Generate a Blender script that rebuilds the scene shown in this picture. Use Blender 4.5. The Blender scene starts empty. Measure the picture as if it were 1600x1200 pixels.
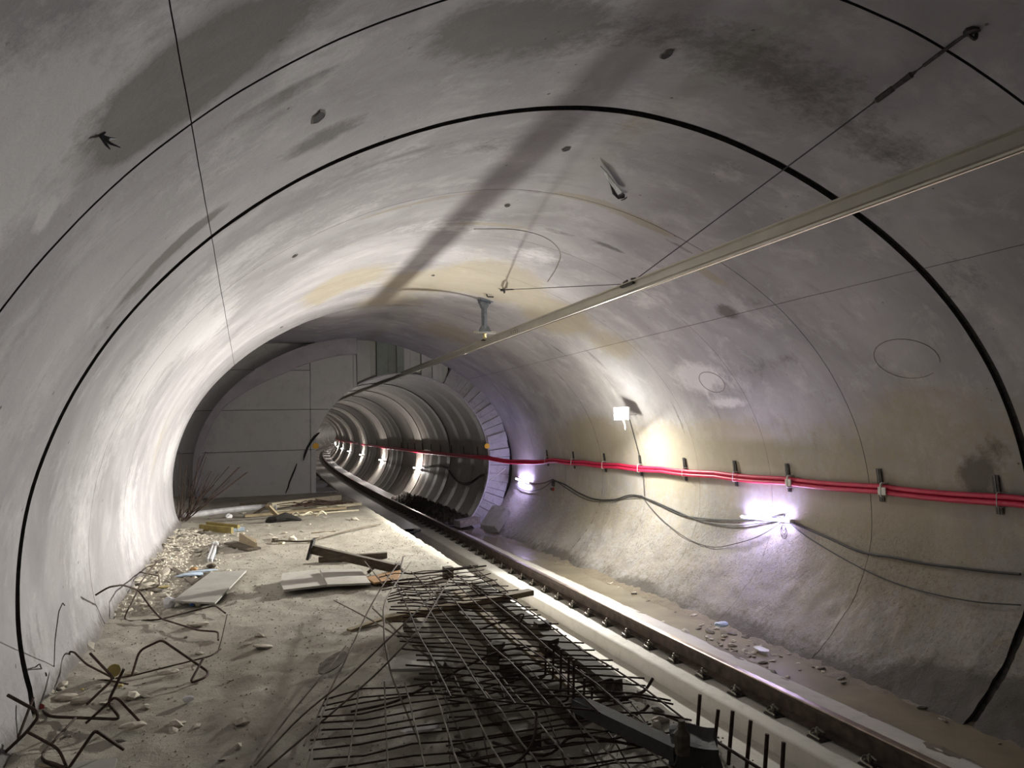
import bpy, bmesh, math, random
from mathutils import Vector, Matrix, noise
random.seed(7)
H = 1.75            # lens height above the platform (platform top is z = 0)
F = 1109.0          # focal length in pixels of a 1600 px wide frame
sc = bpy.context.scene
C = sc.collection

# ------------------------------------------------------------------ camera
vx = (385 - 800) / F; vz = -(677 - 600) / F
yaw = math.atan(-vx); pit = -math.atan(vz / math.hypot(vx, 1))
def cam2world(v):
    x, y, z = v
    c, s = math.cos(yaw), math.sin(yaw); x, y = x*c + y*s, -x*s + y*c
    c, s = math.cos(pit), math.sin(pit); y, z = y*c - z*s, y*s + z*c
    return Vector((x, y, z))
cd = bpy.data.cameras.new('camera'); cam = bpy.data.objects.new('camera', cd); C.objects.link(cam)
r_, u_, f_ = cam2world((1,0,0)), cam2world((0,0,1)), cam2world((0,1,0))
M = Matrix((r_, u_, -f_)).transposed().to_4x4(); M.translation = (0, 0, H)
cam.matrix_world = M
cd.sensor_width = 36; cd.lens = F / 1600 * 36; cd.clip_end = 500; cd.clip_start = .05
sc.camera = cam

# ------------------------------------------------------------------ world, exposure, big lights
w = bpy.data.worlds.new('world'); sc.world = w; w.use_nodes = True
w.node_tree.nodes['Background'].inputs[0].default_value = (.62, .56, .62, 1)
w.node_tree.nodes['Background'].inputs[1].default_value = .05
sc.view_settings.view_transform = 'Standard'; sc.view_settings.look = 'None'
sc.view_settings.exposure = 0.0; sc.view_settings.gamma = 1
sc.view_settings.use_curve_mapping = False
def area(name, loc, target, power, color, sx, sy, spread=180):
    l = bpy.data.lights.new(name, 'AREA'); l.shape = 'RECTANGLE'; l.size = sx; l.size_y = sy
    l.energy = power; l.color = color; l.spread = math.radians(spread)
    o = bpy.data.objects.new(name, l); C.objects.link(o); o.location = loc
    o.rotation_euler = (Vector(target) - Vector(loc)).to_track_quat('-Z', 'Y').to_euler()
    return o
FLOOD = Vector((7.16, 12.85, 1.98))
area('flood_light', FLOOD + Vector((-.10, -.02, 0)), (-1, 10.4, .3), 660, (1, .97, .90), .30, .22, 118)
pl_ = bpy.data.lights.new('spill_fill', 'POINT'); pl_.energy = 80; pl_.color = (1, .97, .86); pl_.shadow_soft_size = .12  # added fill point, floats off the floodlight to lift nearby walls and bulkhead
po_ = bpy.data.objects.new('spill_fill', pl_); C.objects.link(po_); po_.location = FLOOD + Vector((-.52, -.05, -.32))
# the tunnel's own string of tubes goes on behind the photographer
area('tube_light', (7.2, -2.0, .25), (2.5, .5, 1.0), 7, (.80, .72, 1), 1.2, .1)
area('down_fill', FLOOD + Vector((-.30, -.02, -.20)), FLOOD + Vector((-.45, -.35, -1.3)), 170, (1, .97, .87), .30, .22)  # added unseen fill below the floodlight, brightens lower right wall and plinth
TUBE_NEAR, TUBE_FAR = 190.0, 650.0

# ------------------------------------------------------------------ projection onto real surfaces
def ray(px, py):
    d = cam2world(((px - 800) / F, 1, -(py - 600) / F)); return d / d.y
def G(px, py, z=0.0):                    # point of the horizontal plane z
    d = ray(px, py); t = (z - H) / d.z
    return Vector((d.x*t, t, z))
def Yp(px, py, Y):
    d = ray(px, py); return Vector((d.x*Y, Y, H + d.z*Y))

# lining cross section: polar radius about (cx, cz), fitted radii in metres
U = 4.0
PX, PZ = .837*U, -.222*U + H
HC = (.14, -.035, -.016, -.022, .012, .007)
def prad(th):
    r = 1
    for i, k in enumerate((2, 3, 4)):
        r += HC[2*i]*math.cos(k*th) + HC[2*i+1]*math.sin(k*th)
    return r*U
def prof_th(th):
    r = prad(th); x, z = PX + r*math.cos(th), PZ + r*math.sin(th)
    # the right foot curls in to the water edge
    if x > PX and z < 0.2:
        k = min(1, (0.2 - z) / 1.6); x -= .50*k*k
    return Vector((x, z))
N = 720
TH = [math.radians(-60 + 285*i/N) for i in range(N + 1)]
PP = [prof_th(t) for t in TH]
SS = [0]
for a, b in zip(PP, PP[1:]): SS.append(SS[-1] + (b - a).length)
def prof_s(s):
    s = max(0, min(SS[-1] - 1e-6, s))
    lo, hi = 0, N
    while hi - lo > 1:
        m = (lo + hi)//2
        if SS[m] <= s: lo = m
        else: hi = m
    t = (s - SS[lo]) / (SS[hi] - SS[lo]); p = PP[lo].lerp(PP[hi], t)
    d = (PP[hi] - PP[lo]).normalized()
    return p, Vector((d.y, -d.x))          # point and outward normal
def s_of(cond):                            # first arc length where the condition holds
    for i, p in enumerate(PP):
        if cond(p): return SS[i]
def T(px, py):                             # where a view ray meets the lining: Y, s, point, outward normal
    d = ray(px, py); best = None
    for i in range(N):
        a, b = PP[i], PP[i+1]
        # ray crosses the generator strip when (x,z)=Y*(dx,dz)+(0,H)
        A = Matrix(((d.x, -(b.x - a.x)), (d.z, -(b.y - a.y))))
        det = A.determinant()
        if abs(det) < 1e-9: continue
        q = A.inverted() @ Vector((a.x, a.y - H))
        if q[0] > .3 and -1e-6 <= q[1] <= 1 + 1e-6 and (best is None or q[0] < best[0]):
            best = (q[0], SS[i] + q[1]*(SS[i+1] - SS[i]))
    Y, s = best; p, n = prof_s(s)
    return Y, s, Vector((p.x, Y, p.y)), Vector((n.x, 0, n.y))

# ------------------------------------------------------------------ materials
def mat(name): m = bpy.data.materials.new(name); m.use_nodes = True; return m, m.node_tree.nodes, m.node_tree.links, m.node_tree.nodes['Principled BSDF']
def simple(name, col, rough=.6, metal=0, var=.25, scale=12, bump=.15, emit=None, strength=0, detail=6, stretch=(1,1,1)):
    m, n, l, b = mat(name)
    tc = n.new('ShaderNodeTexCoord'); mp = n.new('ShaderNodeMapping'); mp.inputs['Scale'].default_value = stretch
    l.new(tc.outputs['Object'], mp.inputs[0])
    t = n.new('ShaderNodeTexNoise'); t.inputs['Scale'].default_value = scale; t.inputs['Detail'].default_value = detail
    l.new(mp.outputs[0], t.inputs['Vector'])
    r = n.new('ShaderNodeValToRGB'); r.color_ramp.elements[0].position = .3; r.color_ramp.elements[1].position = .72
    r.color_ramp.elements[0].color = [c*(1 - var) for c in col] + [1]
    r.color_ramp.elements[1].color = [min(1, c*(1 + var)) for c in col] + [1]
    l.new(t.outputs[0], r.inputs[0]); l.new(r.outputs[0], b.inputs['Base Color'])
    b.inputs['Roughness'].default_value = rough; b.inputs['Metallic'].default_value = metal
    if bump:
        bp = n.new('ShaderNodeBump'); bp.inputs['Strength'].default_value = bump; bp.inputs['Distance'].default_value = .01
        l.new(t.outputs[0], bp.inputs['Height']); l.new(bp.outputs[0], b.inputs['Normal'])
    if emit:
        b.inputs['Emission Color'].default_value = (*emit, 1); b.inputs['Emission Strength'].default_value = strength
    return m
def math_(n, l, op, a, b=None, clamp=False):
    x = n.new('ShaderNodeMath'); x.operation = op; x.use_clamp = clamp
    for i, v in enumerate((a, b)):
        if v is None: continue
        if isinstance(v, (int, float)): x.inputs[i].default_value = v
        else: l.new(v, x.inputs[i])
    return x.outputs[0]
def mix(n, l, fac, a, b):
    x = n.new('ShaderNodeMix'); x.data_type = 'RGBA'
    if isinstance(fac, (int, float)): x.inputs[0].default_value = fac
    else: l.new(fac, x.inputs[0])
    for i, v in ((6, a), (7, b)):
        if isinstance(v, tuple): x.inputs[i].default_value = (*v, 1)
        else: l.new(v, x.inputs[i])
    return x.outputs[2]
def noi(n, l, vec, scale, detail=6, rough=.55, dist=0):
    t = n.new('ShaderNodeTexNoise'); t.inputs['Scale'].default_value = scale; t.inputs['Detail'].default_value = detail
    t.inputs['Roughness'].default_value = rough; t.inputs['Distortion'].default_value = dist
    l.new(vec, t.inputs['Vector']); return t.outputs[0]
def mapn(n, l, v, a, b, c=0, d=1):
    x = n.new('ShaderNodeMapRange'); l.new(v, x.inputs[0])
    for i, q in enumerate((a, b, c, d)): x.inputs[i+1].default_value = q
    return x.outputs[0]
def lining_material():
    m, n, l, b = mat('lining_concrete')
    uv = n.new('ShaderNodeUVMap'); uv.uv_map = 'UVMap'
    def mp(sx, sy, off=0):
        q = n.new('ShaderNodeMapping'); q.inputs['Scale'].default_value = (sx, sy, 1); q.inputs['Location'].default_value = (off, off*.7, 0)
        l.new(uv.outputs[0], q.inputs[0]); return q.outputs[0]
    big = noi(n, l, mp(.75, .5), 1.0, 6, .62, .5)
    mid = noi(n, l, mp(2.1, 1.5, 4), 1.0, 10, .72, .35)
    fine = noi(n, l, mp(8, 6, 9), 1.0, 10, .78)
    tiny = noi(n, l, mp(60, 40, 2), 1.0, 4, .6)
    streak = noi(n, l, mp(5.5, 1.1, 20), 1.0, 10, .75, .3)
    col = mix(n, l, mapn(n, l, big, .32, .68), (.26, .25, .255), (.43, .415, .42))
    col = mix(n, l, mapn(n, l, mid, .52, .68, 0, .55), col, (.54, .525, .53))
    col = mix(n, l, mapn(n, l, streak, .56, .70, 0, .5), col, (.25, .23, .22))
    col = mix(n, l, mapn(n, l, fine, .62, .72, 0, .5), col, (.19, .18, .17))
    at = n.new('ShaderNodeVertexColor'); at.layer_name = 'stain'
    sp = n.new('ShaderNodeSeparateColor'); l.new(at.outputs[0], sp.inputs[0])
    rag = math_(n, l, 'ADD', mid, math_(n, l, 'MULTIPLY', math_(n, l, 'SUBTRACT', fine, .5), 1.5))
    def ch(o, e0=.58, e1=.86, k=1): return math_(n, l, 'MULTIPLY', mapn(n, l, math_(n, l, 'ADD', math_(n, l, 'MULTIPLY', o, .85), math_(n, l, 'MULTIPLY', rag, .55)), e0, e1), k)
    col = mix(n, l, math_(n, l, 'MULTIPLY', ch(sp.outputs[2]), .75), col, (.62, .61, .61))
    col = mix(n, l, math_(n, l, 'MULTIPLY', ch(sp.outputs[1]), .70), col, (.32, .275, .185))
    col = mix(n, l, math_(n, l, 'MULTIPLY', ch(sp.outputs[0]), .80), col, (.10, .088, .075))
    spk = noi(n, l, mp(22, 16, 7), 1.0, 8, .8)
    col = mix(n, l, math_(n, l, 'MULTIPLY', mapn(n, l, spk, .51, .60), math_(n, l, 'MULTIPLY', at.outputs['Alpha'], .75)), col, (.14, .125, .105))
    # small blow holes
    vo = n.new('ShaderNodeTexVoronoi'); vo.inputs['Scale'].default_value = 1; l.new(mp(5.5, 5.5, 3), vo.inputs['Vector'])
    ho = mapn(n, l, vo.outputs['Distance'], .05, .09, 1, 0)
    ho = math_(n, l, 'MULTIPLY', ho, mapn(n, l, fine, .5, .56))
    col = mix(n, l, math_(n, l, 'MULTIPLY', ho, .75), col, (.07, .065, .06))
    l.new(col, b.inputs['Base Color']); b.inputs['Roughness'].default_value = .82
    b.inputs['Specular IOR Level'].default_value = .3
    h = math_(n, l, 'ADD', math_(n, l, 'MULTIPLY', mid, .8), math_(n, l, 'ADD', math_(n, l, 'MULTIPLY', fine, .35), math_(n, l, 'MULTIPLY', tiny, .06)))
    h = math_(n, l, 'SUBTRACT', h, math_(n, l, 'MULTIPLY', ho, .6))
    rg = noi(n, l, mp(14, 12, 5), 1.0, 10, .75, .3)
    h = math_(n, l, 'ADD', h, math_(n, l, 'MULTIPLY', math_(n, l, 'MULTIPLY', rg, at.outputs['Alpha']), 6.5))
    bp = n.new('ShaderNodeBump'); bp.inputs['Strength'].default_value = .6; bp.inputs['Distance'].default_value = .018
    l.new(h, bp.inputs['Height']); l.new(bp.outputs[0], b.inputs['Normal'])
    return m
def ground_material(name, c0, c1, c2, s=1.0, rough=.9, bump=.8, dist=.02):
    m, n, l, b = mat(name)
    tc = n.new('ShaderNodeTexCoord'); v = tc.outputs['Object']
    big = noi(n, l, v, .9*s, 5, .6, .5); mid = noi(n, l, v, 5*s, 8, .7, .4); fine = noi(n, l, v, 30*s, 6, .7); tiny = noi(n, l, v, 110*s, 3, .7)
    col = mix(n, l, mapn(n, l, big, .35, .65), c0, c1)
    col = mix(n, l, mapn(n, l, mid, .5, .72), col, c2)
    col = mix(n, l, mapn(n, l, fine, .62, .75, 0, .6), col, tuple(c*.45 for c in c0))
    col = mix(n, l, mapn(n, l, tiny, .62, .74, 0, .5), col, tuple(min(1, c*1.5) for c in c1))
    l.new(col, b.inputs['Base Color']); b.inputs['Roughness'].default_value = rough
    b.inputs['Specular IOR Level'].default_value = .3
    h = math_(n, l, 'ADD', mid, math_(n, l, 'ADD', math_(n, l, 'MULTIPLY', fine, .5), math_(n, l, 'MULTIPLY', tiny, .2)))
    bp = n.new('ShaderNodeBump'); bp.inputs['Strength'].default_value = bump; bp.inputs['Distance'].default_value = dist
    l.new(h, bp.inputs['Height']); l.new(bp.outputs[0], b.inputs['Normal'])
    return m
MT = {}
MT['lining'] = lining_material()
MT['joint'] = simple('joint_mortar', (.05, .047, .043), .95, 0, .4, 20)
MT['platform'] = ground_material('platform_concrete', (.30, .275, .225), (.40, .375, .315), (.235, .21, .17))
MT['plinth'] = ground_material('plinth_concrete', (.54, .52, .48), (.62, .60, .56), (.46, .445, .41), 1, .85, .4, .008)
MT['trench'] = ground_material('trench_concrete', (.50, .485, .44), (.56, .54, .49), (.42, .40, .36), 1, .85, .4, .008)
MT['mud'] = ground_material('mud', (.20, .17, .125), (.26, .22, .165), (.15, .13, .10), 1.4, .7, .8, .03)
MT['bulk'] = ground_material('bulkhead_concrete', (.50, .505, .48), (.55, .555, .53), (.43, .435, .415), .5, .85, .25, .006)
MT['dark_spoil'] = simple('dark_spoil', (.06, .052, .045), .9, 0, .4, 9, .3)
MT['board2'] = ground_material('green_grey_board', (.26, .29, .26), (.31, .34, .31), (.21, .23, .21), .8, .85, .3, .006)
MT['rimc'] = simple('bore_rim', (.50, .48, .50), .7, 0, .1, 3)
MT['bore'] = ground_material('bore_concrete', (.18, .165, .145), (.26, .24, .215), (.14, .125, .11), .5, .5, .3, .02)
MT['boredeck'] = ground_material('bore_deck', (.22, .21, .20), (.28, .27, .26), (.16, .15, .145), .6, .5, .3, .01)
MT['block'] = ground_material('ring_block_concrete', (.34, .33, .33), (.42, .41, .41), (.25, .24, .235), 1.5, .9, .7, .02)
MT['lip'] = simple('lip_concrete', (.40, .38, .40), .8, 0, .15, 3)
MT['rail'] = simple('rail_rust', (.072, .052, .042), .7, .35, .5, 8, .3)
MT['railhead'] = simple('rail_head_steel', (.30, .25, .22), .35, .9, .3, 6, .05)
MT['steel'] = simple('dull_steel', (.13, .135, .14), .5, .7, .3, 15)
MT['iron'] = simple('dark_iron', (.06, .055, .05), .6, .5, .4, 20)
MT['clip'] = simple('clip_steel', (.22, .20, .17), .5, .6, .3, 30)
MT['alu'] = simple('aluminium', (.50, .48, .42), .42, .65, .08, 3, .03)
MT['copper'] = simple('contact_wire_metal', (.75, .66, .58), .25, .9, .1, 5, 0)
MT['galv'] = simple('galvanised_steel', (.24, .27, .31), .45, .6, .25, 14)
MT['brass'] = simple('bright_bolt', (.8, .74, .5), .25, .8, .1, 10, 0)
MT['red'] = simple('red_cable_sheath', (.52, .022, .07), .42, 0, .12, 6, .05)
MT['black'] = simple('black_cable', (.03, .03, .032), .6, 0, .3, 10)
MT['tie'] = simple('white_tape', (.62, .60, .56), .6, 0, .15, 20)
MT['tube'] = simple('tube_glow_violet', (.9, .88, 1), .4, 0, 0, 1, 0, (.62, .55, 1.0), TUBE_NEAR)
MT['tubew'] = simple('tube_glow_white', (.9, .88, .9), .4, 0, 0, 1, 0, (1, .93, .88), TUBE_FAR)
MT['white'] = simple('white_enamel', (.75, .75, .75), .4, 0, .05, 5)
MT['lens'] = simple('flood_lens', (.9, .95, 1), .3, 0, 0, 1, 0, (.85, .95, 1), 60)
MT['rebar'] = simple('rusty_rebar', (.060, .036, .026), .85, .2, .5, 25, .4)
MT['rebar_light'] = simple('dusty_rebar', (.17, .14, .11), .85, .1, .35, 12, .4)
MT['wood'] = simple('weathered_timber', (.30, .24, .15), .8, 0, .3, 6, .4, stretch=(1, 6, 6))
MT['woodp'] = simple('pale_timber', (.52, .47, .34), .8, 0, .2, 6, .4, stretch=(1, 6, 6))
MT['woodd'] = simple('dark_timber', (.10, .08, .055), .85, 0, .4, 6, .4, stretch=(1, 6, 6))
MT['orange'] = simple('orange_plywood', (.34, .19, .075), .8, 0, .25, 6, .3)
MT['board'] = ground_material('cement_board', (.42, .40, .36), (.48, .46, .41), (.35, .33, .29), 1.2, .8, .4, .004)
MT['sheet'] = ground_material('grey_sheet', (.32, .31, .28), (.37, .36, .33), (.27, .26, .235), 1.2, .7, .2, .002)
MT['ochre'] = simple('ochre_beam_paint', (.22, .17, .045), .6, 0, .25, 8)
MT['pipe'] = simple('pale_pipe', (.50, .49, .50), .5, 0, .25, 9)
MT['chip'] = simple('rubble', (.50, .46, .38), .9, 0, .3, 14, .4)
MT['chipd'] = simple('dark_rubble', (.20, .18, .15), .9, 0, .3, 14, .4)
MT['chipg'] = simple('grit_dust', (.34, .31, .25), .9, 0, .4, 14, .2)
MT['darkconc'] = ground_material('dark_concrete', (.06, .062, .058), (.08, .082, .078), (.045, .045, .042), 3, .85, .4, .004)
MT['plastic'] = simple('clear_plastic', (.75, .76, .78), .25, 0, .1, 9)
MT['bluep'] = simple('blue_plastic', (.05, .16, .5), .4, 0, .1, 9)
MT['ltblue'] = simple('pale_blue_plastic', (.50, .62, .75), .4, 0, .2, 9)
MT['redcloth'] = simple('dark_red_cloth', (.20, .025, .02), .9, 0, .3, 20)
MT['yellow'] = simple('yellow_paint', (.75, .42, .03), .5, 0, .1, 9)
MT['yellowd'] = simple('dull_yellow', (.42, .34, .12), .7, 0, .2, 9)
MT['dark'] = simple('deep_dark', (.02, .018, .016), .95, 0, .3, 9)
# muddy water
m, n, l, b = mat('muddy_water'); MT['water'] = m
tc = n.new('ShaderNodeTexCoord'); f = noi(n, l, tc.outputs['Object'], 1.4, 5, .6, .5)
l.new(mix(n, l, mapn(n, l, f, .35, .65), (.27, .235, .165), (.20, .175, .13)), b.inputs['Base Color'])
b.inputs['Roughness'].default_value = .16
f2 = noi(n, l, tc.outputs['Object'], 7, 3, .5); bp = n.new('ShaderNodeBump'); bp.inputs['Strength'].default_value = .12; bp.inputs['Distance'].default_value = .01
l.new(f2, bp.inputs['Height']); l.new(bp.outputs[0], b.inputs['Normal'])

# ------------------------------------------------------------------ mesh helpers
def link(name, me, m=None, parent=None):
    o = bpy.data.objects.new(name, me); C.objects.link(o)
    if m is not None and me is not None and not me.materials: me.materials.append(m if not isinstance(m, str) else MT[m])
    if parent is not None: o.parent = parent
    return o
def mesh(name, vs, fs, m=None, parent=None, smooth=False):
    me = bpy.data.meshes.new(name); me.from_pydata([tuple(v) for v in vs], [], fs); me.validate()
    if smooth: me.polygons.foreach_set('use_smooth', [True]*len(me.polygons))
    me.update(); return link(name, me, m, parent)
class MB:
    def __init__(s): s.v = []; s.f = []
    def add(s, vs, fs):
        k = len(s.v); s.v += [Vector(v) for v in vs]; s.f += [tuple(i + k for i in f) for f in fs]; return s
    def box(s, c, d, R=None, taper=1.0):
        c = Vector(c); vs = []
        for z in (-1, 1):
            t = taper if z > 0 else 1
            for x, y in ((-1,-1),(1,-1),(1,1),(-1,1)):
                v = Vector((x*d[0]/2*t, y*d[1]/2*t, z*d[2]/2)); vs.append(c + (R @ v if R else v))
        return s.add(vs, [(3,2,1,0),(4,5,6,7),(0,1,5,4),(1,2,6,5),(2,3,7,6),(3,0,4,7)])
    def bar(s, a, b, w, h, up=(0,0,1)):            # box from a to b
        a, b = Vector(a), Vector(b); y = (b - a).normalized(); x = y.cross(Vector(up)).normalized(); z = x.cross(y)
        vs = []
        for p in (a, b):
            for i, j in ((-1,-1),(1,-1),(1,1),(-1,1)): vs.append(p + x*(i*w/2) + z*(j*h/2))
        return s.add(vs, [(0,1,2,3),(7,6,5,4),(0,4,5,1),(1,5,6,2),(2,6,7,3),(3,7,4,0)])
    def tube(s, pts, r, n=8, caps=True):
        pts = [Vector(p) for p in pts]; k = len(pts); rs = r if isinstance(r, (list, tuple)) else [r]*k
        d0 = (pts[1] - pts[0]).normalized(); a = d0.cross(Vector((0,0,1)))
        if a.length < .1: a = d0.cross(Vector((1,0,0)))
        a.normalize(); vs = []
        for i, p in enumerate(pts):
            d = (pts[min(i+1, k-1)] - pts[max(i-1, 0)]).normalized()
            a = (a - d*a.dot(d)).normalized(); b = d.cross(a)
            vs += [p + (a*math.cos(2*math.pi*j/n) + b*math.sin(2*math.pi*j/n))*rs[i] for j in range(n)]
        fs = [(i*n + j, i*n + (j+1) % n, (i+1)*n + (j+1) % n, (i+1)*n + j) for i in range(k-1) for j in range(n)]
        if caps: fs += [tuple(range(n))[::-1], tuple((k-1)*n + j for j in range(n))]
        return s.add(vs, fs)
    def extrude(s, poly, a, b, x, z):              # 2D polygon swept from a to b; x and z are its axes
        a, b, x, z = map(Vector, (a, b, x, z)); k = len(poly)
        vs = [p + x*u + z*v for p in (a, b) for u, v in poly]
        return s.add(vs, [(i, (i+1) % k, k + (i+1) % k, k + i) for i in range(k)] + [tuple(range(k))[::-1], tuple(range(k, 2*k))])
    def build(s, name, m=None, parent=None, smooth=False): return mesh(name, s.v, s.f, m, parent, smooth)
def tag(o, label=None, cat=None, group=None, kind=None):
    if label: o['label'] = label
    if cat: o['category'] = cat
    if group: o['group'] = group
    if kind: o['kind'] = kind
    return o
def empty(name, loc=(0,0,0), rz=0):
    o = bpy.data.objects.new(name, None); C.objects.link(o); o.location = loc; o.rotation_euler.z = rz; o.empty_display_size = .1; return o
def arcpts(pts, r=.03, n=4):                       # rounds the corners of a polyline
    pts = [Vector(p) for p in pts]; out = [pts[0]]
    for a, b, c in zip(pts, pts[1:], pts[2:]):
        u, v = (a - b), (c - b); k = min(r, u.length*.45, v.length*.45); p, q = b + u.normalized()*k, b + v.normalized()*k
        out += [p*(1-t)**2 + b*(2*t*(1-t)) + q*t*t for t in [i/n for i in range(n+1)]]
    return out + [pts[-1]]
def catmull(pts, n=8):
    pts = [Vector(p) for p in pts]; P = [pts[0]*2 - pts[1]] + pts + [pts[-1]*2 - pts[-2]]; out = []
    for i in range(1, len(P) - 2):
        p0, p1, p2, p3 = P[i-1:i+3]
        for j in range(n):
            t = j/n; out.append(.5*((2*p1) + (p2-p0)*t + (2*p0-5*p1+4*p2-p3)*t*t + (3*p1-p0-3*p2+p3)*t**3))
    return out + [pts[-1]]
def fbm(p, sc_=1.0, o=4): return noise.fractal(Vector(p)*sc_, 1.0, 2.0, o)

# ------------------------------------------------------------------ lining: backing shells and cast panels
# stains: (px, py, half size along tunnel, half size around, channel 0 dark 1 brown 2 pale, strength)
STAIN = []
for px, py, ru, rs, ch, k in [
    (335,85,.30,.75,0,1.0),(300,130,.25,.35,0,.9),(250,190,.12,.3,0,.7),(505,215,.2,.45,0,.8),(420,190,.2,.3,0,.5),(855,50,.5,.7,0,.8),
    (740,40,.4,.5,0,.6),(1240,130,.6,.8,0,.6),(1400,240,.5,.7,0,.5),(1100,60,.4,.6,0,.5),(1500,420,.5,.7,0,.45),
    (230,430,.10,.6,0,.8),(150,540,.10,.6,0,.5),(290,370,.08,.35,0,.9),(640,240,.12,.7,0,.6),(45,1000,.05,.30,0,1.1),(58,985,.04,.22,0,1.0),(100,640,.08,.5,0,.4),
    (1135,487,.22,.22,0,1.0),(1180,470,.25,.2,0,.5),(1525,745,.25,.28,0,1.0),(1560,700,.3,.3,0,.5),(1180,580,.55,.35,0,.45),(1290,620,.6,.25,0,.4),
    (1330,930,.4,.4,0,.35),(1480,1080,.6,.3,0,.9),(1300,1060,.5,.2,0,.8),(1150,985,.5,.2,0,.7),(1000,920,.6,.18,0,.5),(1590,1130,.5,.5,0,.9),(870,870,.8,.15,0,.5),
    (1540,930,.8,.6,0,.35),(900,560,.4,.25,0,.25),
    (760,430,1.1,.9,1,.9),(600,470,1.2,.9,1,.8),(880,490,.7,.5,1,.8),(960,540,.8,.5,1,.7),(700,520,1.2,1.0,1,.7),(500,470,1.2,.4,1,.5),
    (930,680,1.2,.6,1,.6),(1050,720,.8,.55,1,.7),(1150,700,.9,.5,1,.6),(1350,830,1.2,.9,1,.45),(1430,620,1,.5,1,.35),(930,800,1.0,.4,1,.3),
    (265,650,1.0,1.0,1,.4),(240,730,.4,.7,1,.3),
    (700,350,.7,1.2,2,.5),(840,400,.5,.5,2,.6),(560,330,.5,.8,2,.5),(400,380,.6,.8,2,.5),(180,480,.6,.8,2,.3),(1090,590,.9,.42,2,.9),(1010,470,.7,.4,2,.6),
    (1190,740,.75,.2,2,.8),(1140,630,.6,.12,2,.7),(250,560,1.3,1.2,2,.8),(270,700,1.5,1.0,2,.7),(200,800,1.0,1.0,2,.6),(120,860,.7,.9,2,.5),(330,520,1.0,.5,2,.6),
    (620,325,.05,.7,1,1.0),(720,302,.05,.6,1,1.1),(830,300,.06,.5,0,.7),(920,312,.08,.5,1,1.2),(1010,350,.08,.5,1,1.2),(1060,385,.06,.4,0,.8),
    (880,365,.07,.45,0,.8),(950,385,.07,.30,0,1.0),(760,350,.09,.6,1,1.0),(1040,450,.06,.3,0,.7),(1110,430,.10,.35,1,.9),
    (540,440,1.1,.8,1,1.1),(660,440,.9,.7,1,1.2),(780,450,.9,.6,1,1.2),(860,500,.8,.5,1,1.1),(930,560,.10,.5,0,.6),(870,545,.06,.35,0,.7),
    (760,230,.25,.35,0,.5),(620,250,.5,.6,2,.5),(560,250,.3,.3,0,.4),(980,200,.5,.3,1,.5),(1140,270,.3,.4,2,.5),(1240,300,.3,.4,2,.4),
    (1230,560,.5,.2,0,.45),(1270,690,.25,.3,0,.4),(1180,660,.10,.5,0,.4),(1240,680,.08,.4,0,.35),(1060,650,.04,.5,0,.8),(1120,640,.07,.4,0,.5),
    (500,90,.4,.5,2,.5),(120,130,.7,1.2,2,.5),(60,250,.5,.6,2,.4),(440,150,.08,.6,0,.7),(390,330,.05,.4,0,.6),(200,600,.25,.5,0,.35),(120,720,.2,.6,0,.35),(300,470,.25,.4,0,.3),
    (75,330,.05,.05,2,1.2),(330,260,.5,.8,2,.4),(1000,850,1.4,.5,2,.5),(1130,860,.9,.5,2,.6)]:
    try:
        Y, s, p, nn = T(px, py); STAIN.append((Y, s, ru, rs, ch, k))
    except Exception: pass
def stain_at(Y, s):
    o = [0, 0, 0]
    for (y0, s0, ru, rs, ch, k) in STAIN:
        a = (Y - y0)/ru; b = (s - s0)/rs; q = a*a + b*b
        if q < 4: o[ch] += k*math.exp(-q*1.1)
    p, nn = prof_s(s); ro = max(0, min(1, (.55 - p.y)/.7))*(.6 + .6*fbm((Y*.8, s*.8, 4))) if p.x > PX else max(0, min(1, (.7 - p.y)/.8))*.5
    if p.x > PX: o[0] += .58*max(0, 1 - (p.y + 1.3)/.5); o[1] += .40*max(0, min(1, (2.2 - p.y)/.6)) + .12
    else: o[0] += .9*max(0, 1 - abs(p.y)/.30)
    return [min(1.4, v) for v in o] + [max(0, ro)]
S_R0 = s_of(lambda p: p.x > PX and p.y > -1.62)                 # right foot below the water
S_RJ = s_of(lambda p: p.y > 1.75 + 1.50)                        # right longitudinal joint
S_LJ = next(SS[i] for i, p in enumerate(PP) if p.x < PX and (p.x/(p.y - H) if p.y > H else -9) < -.165)
S_L0 = next(SS[i] for i, p in enumerate(PP) if p.x < PX and p.y < -.12)
RING = [-8.4, -6.45, -4.5, -2.55, -.6, 1.38, 3.33, 5.24, 7.37, 9.30, 11.25, 13.15, 15.1, 17.2, 19.3, 21.25]
GAP = {5.24: .092, 3.33: .022, 7.37: .008}
def lining_pt(Y, s):
    p, nn = prof_s(s); low = max(0, min(1, (.25 - p.y)/1.0)) if p.x > PX else 0
    d = .006*fbm((Y*.7, s*.7, 3), 1) + .003*fbm((Y*3, s*2, 9), 1)
    if low > 0: d += low*(.030*fbm((Y*2.2, s*2.2, 5), 1, 5) + .014*fbm((Y*9, s*9, 7), 1, 4)) - .02*low
    # scabbed concrete where the left wall meets the platform
    if p.x < PX and p.y < .35:
        k = (.35 - p.y)/.35; d += k*k*(.05*fbm((Y*3, s*3, 1), 1, 4) - .02)
    wide = 0
    if Y > 15.2 and p.x < PX:                                   # the last bay is wider on the left
        k = max(0, min(1, (PX - 1.2 - p.x)/2.6)); wide = .95*k*k*(3 - 2*k)
    return Vector((p.x, 0, p.y)) + Vector((nn.x, 0, nn.y))*(d + wide) + Vector((0, Y, 0)), Vector((nn.x, 0, nn.y))
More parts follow.
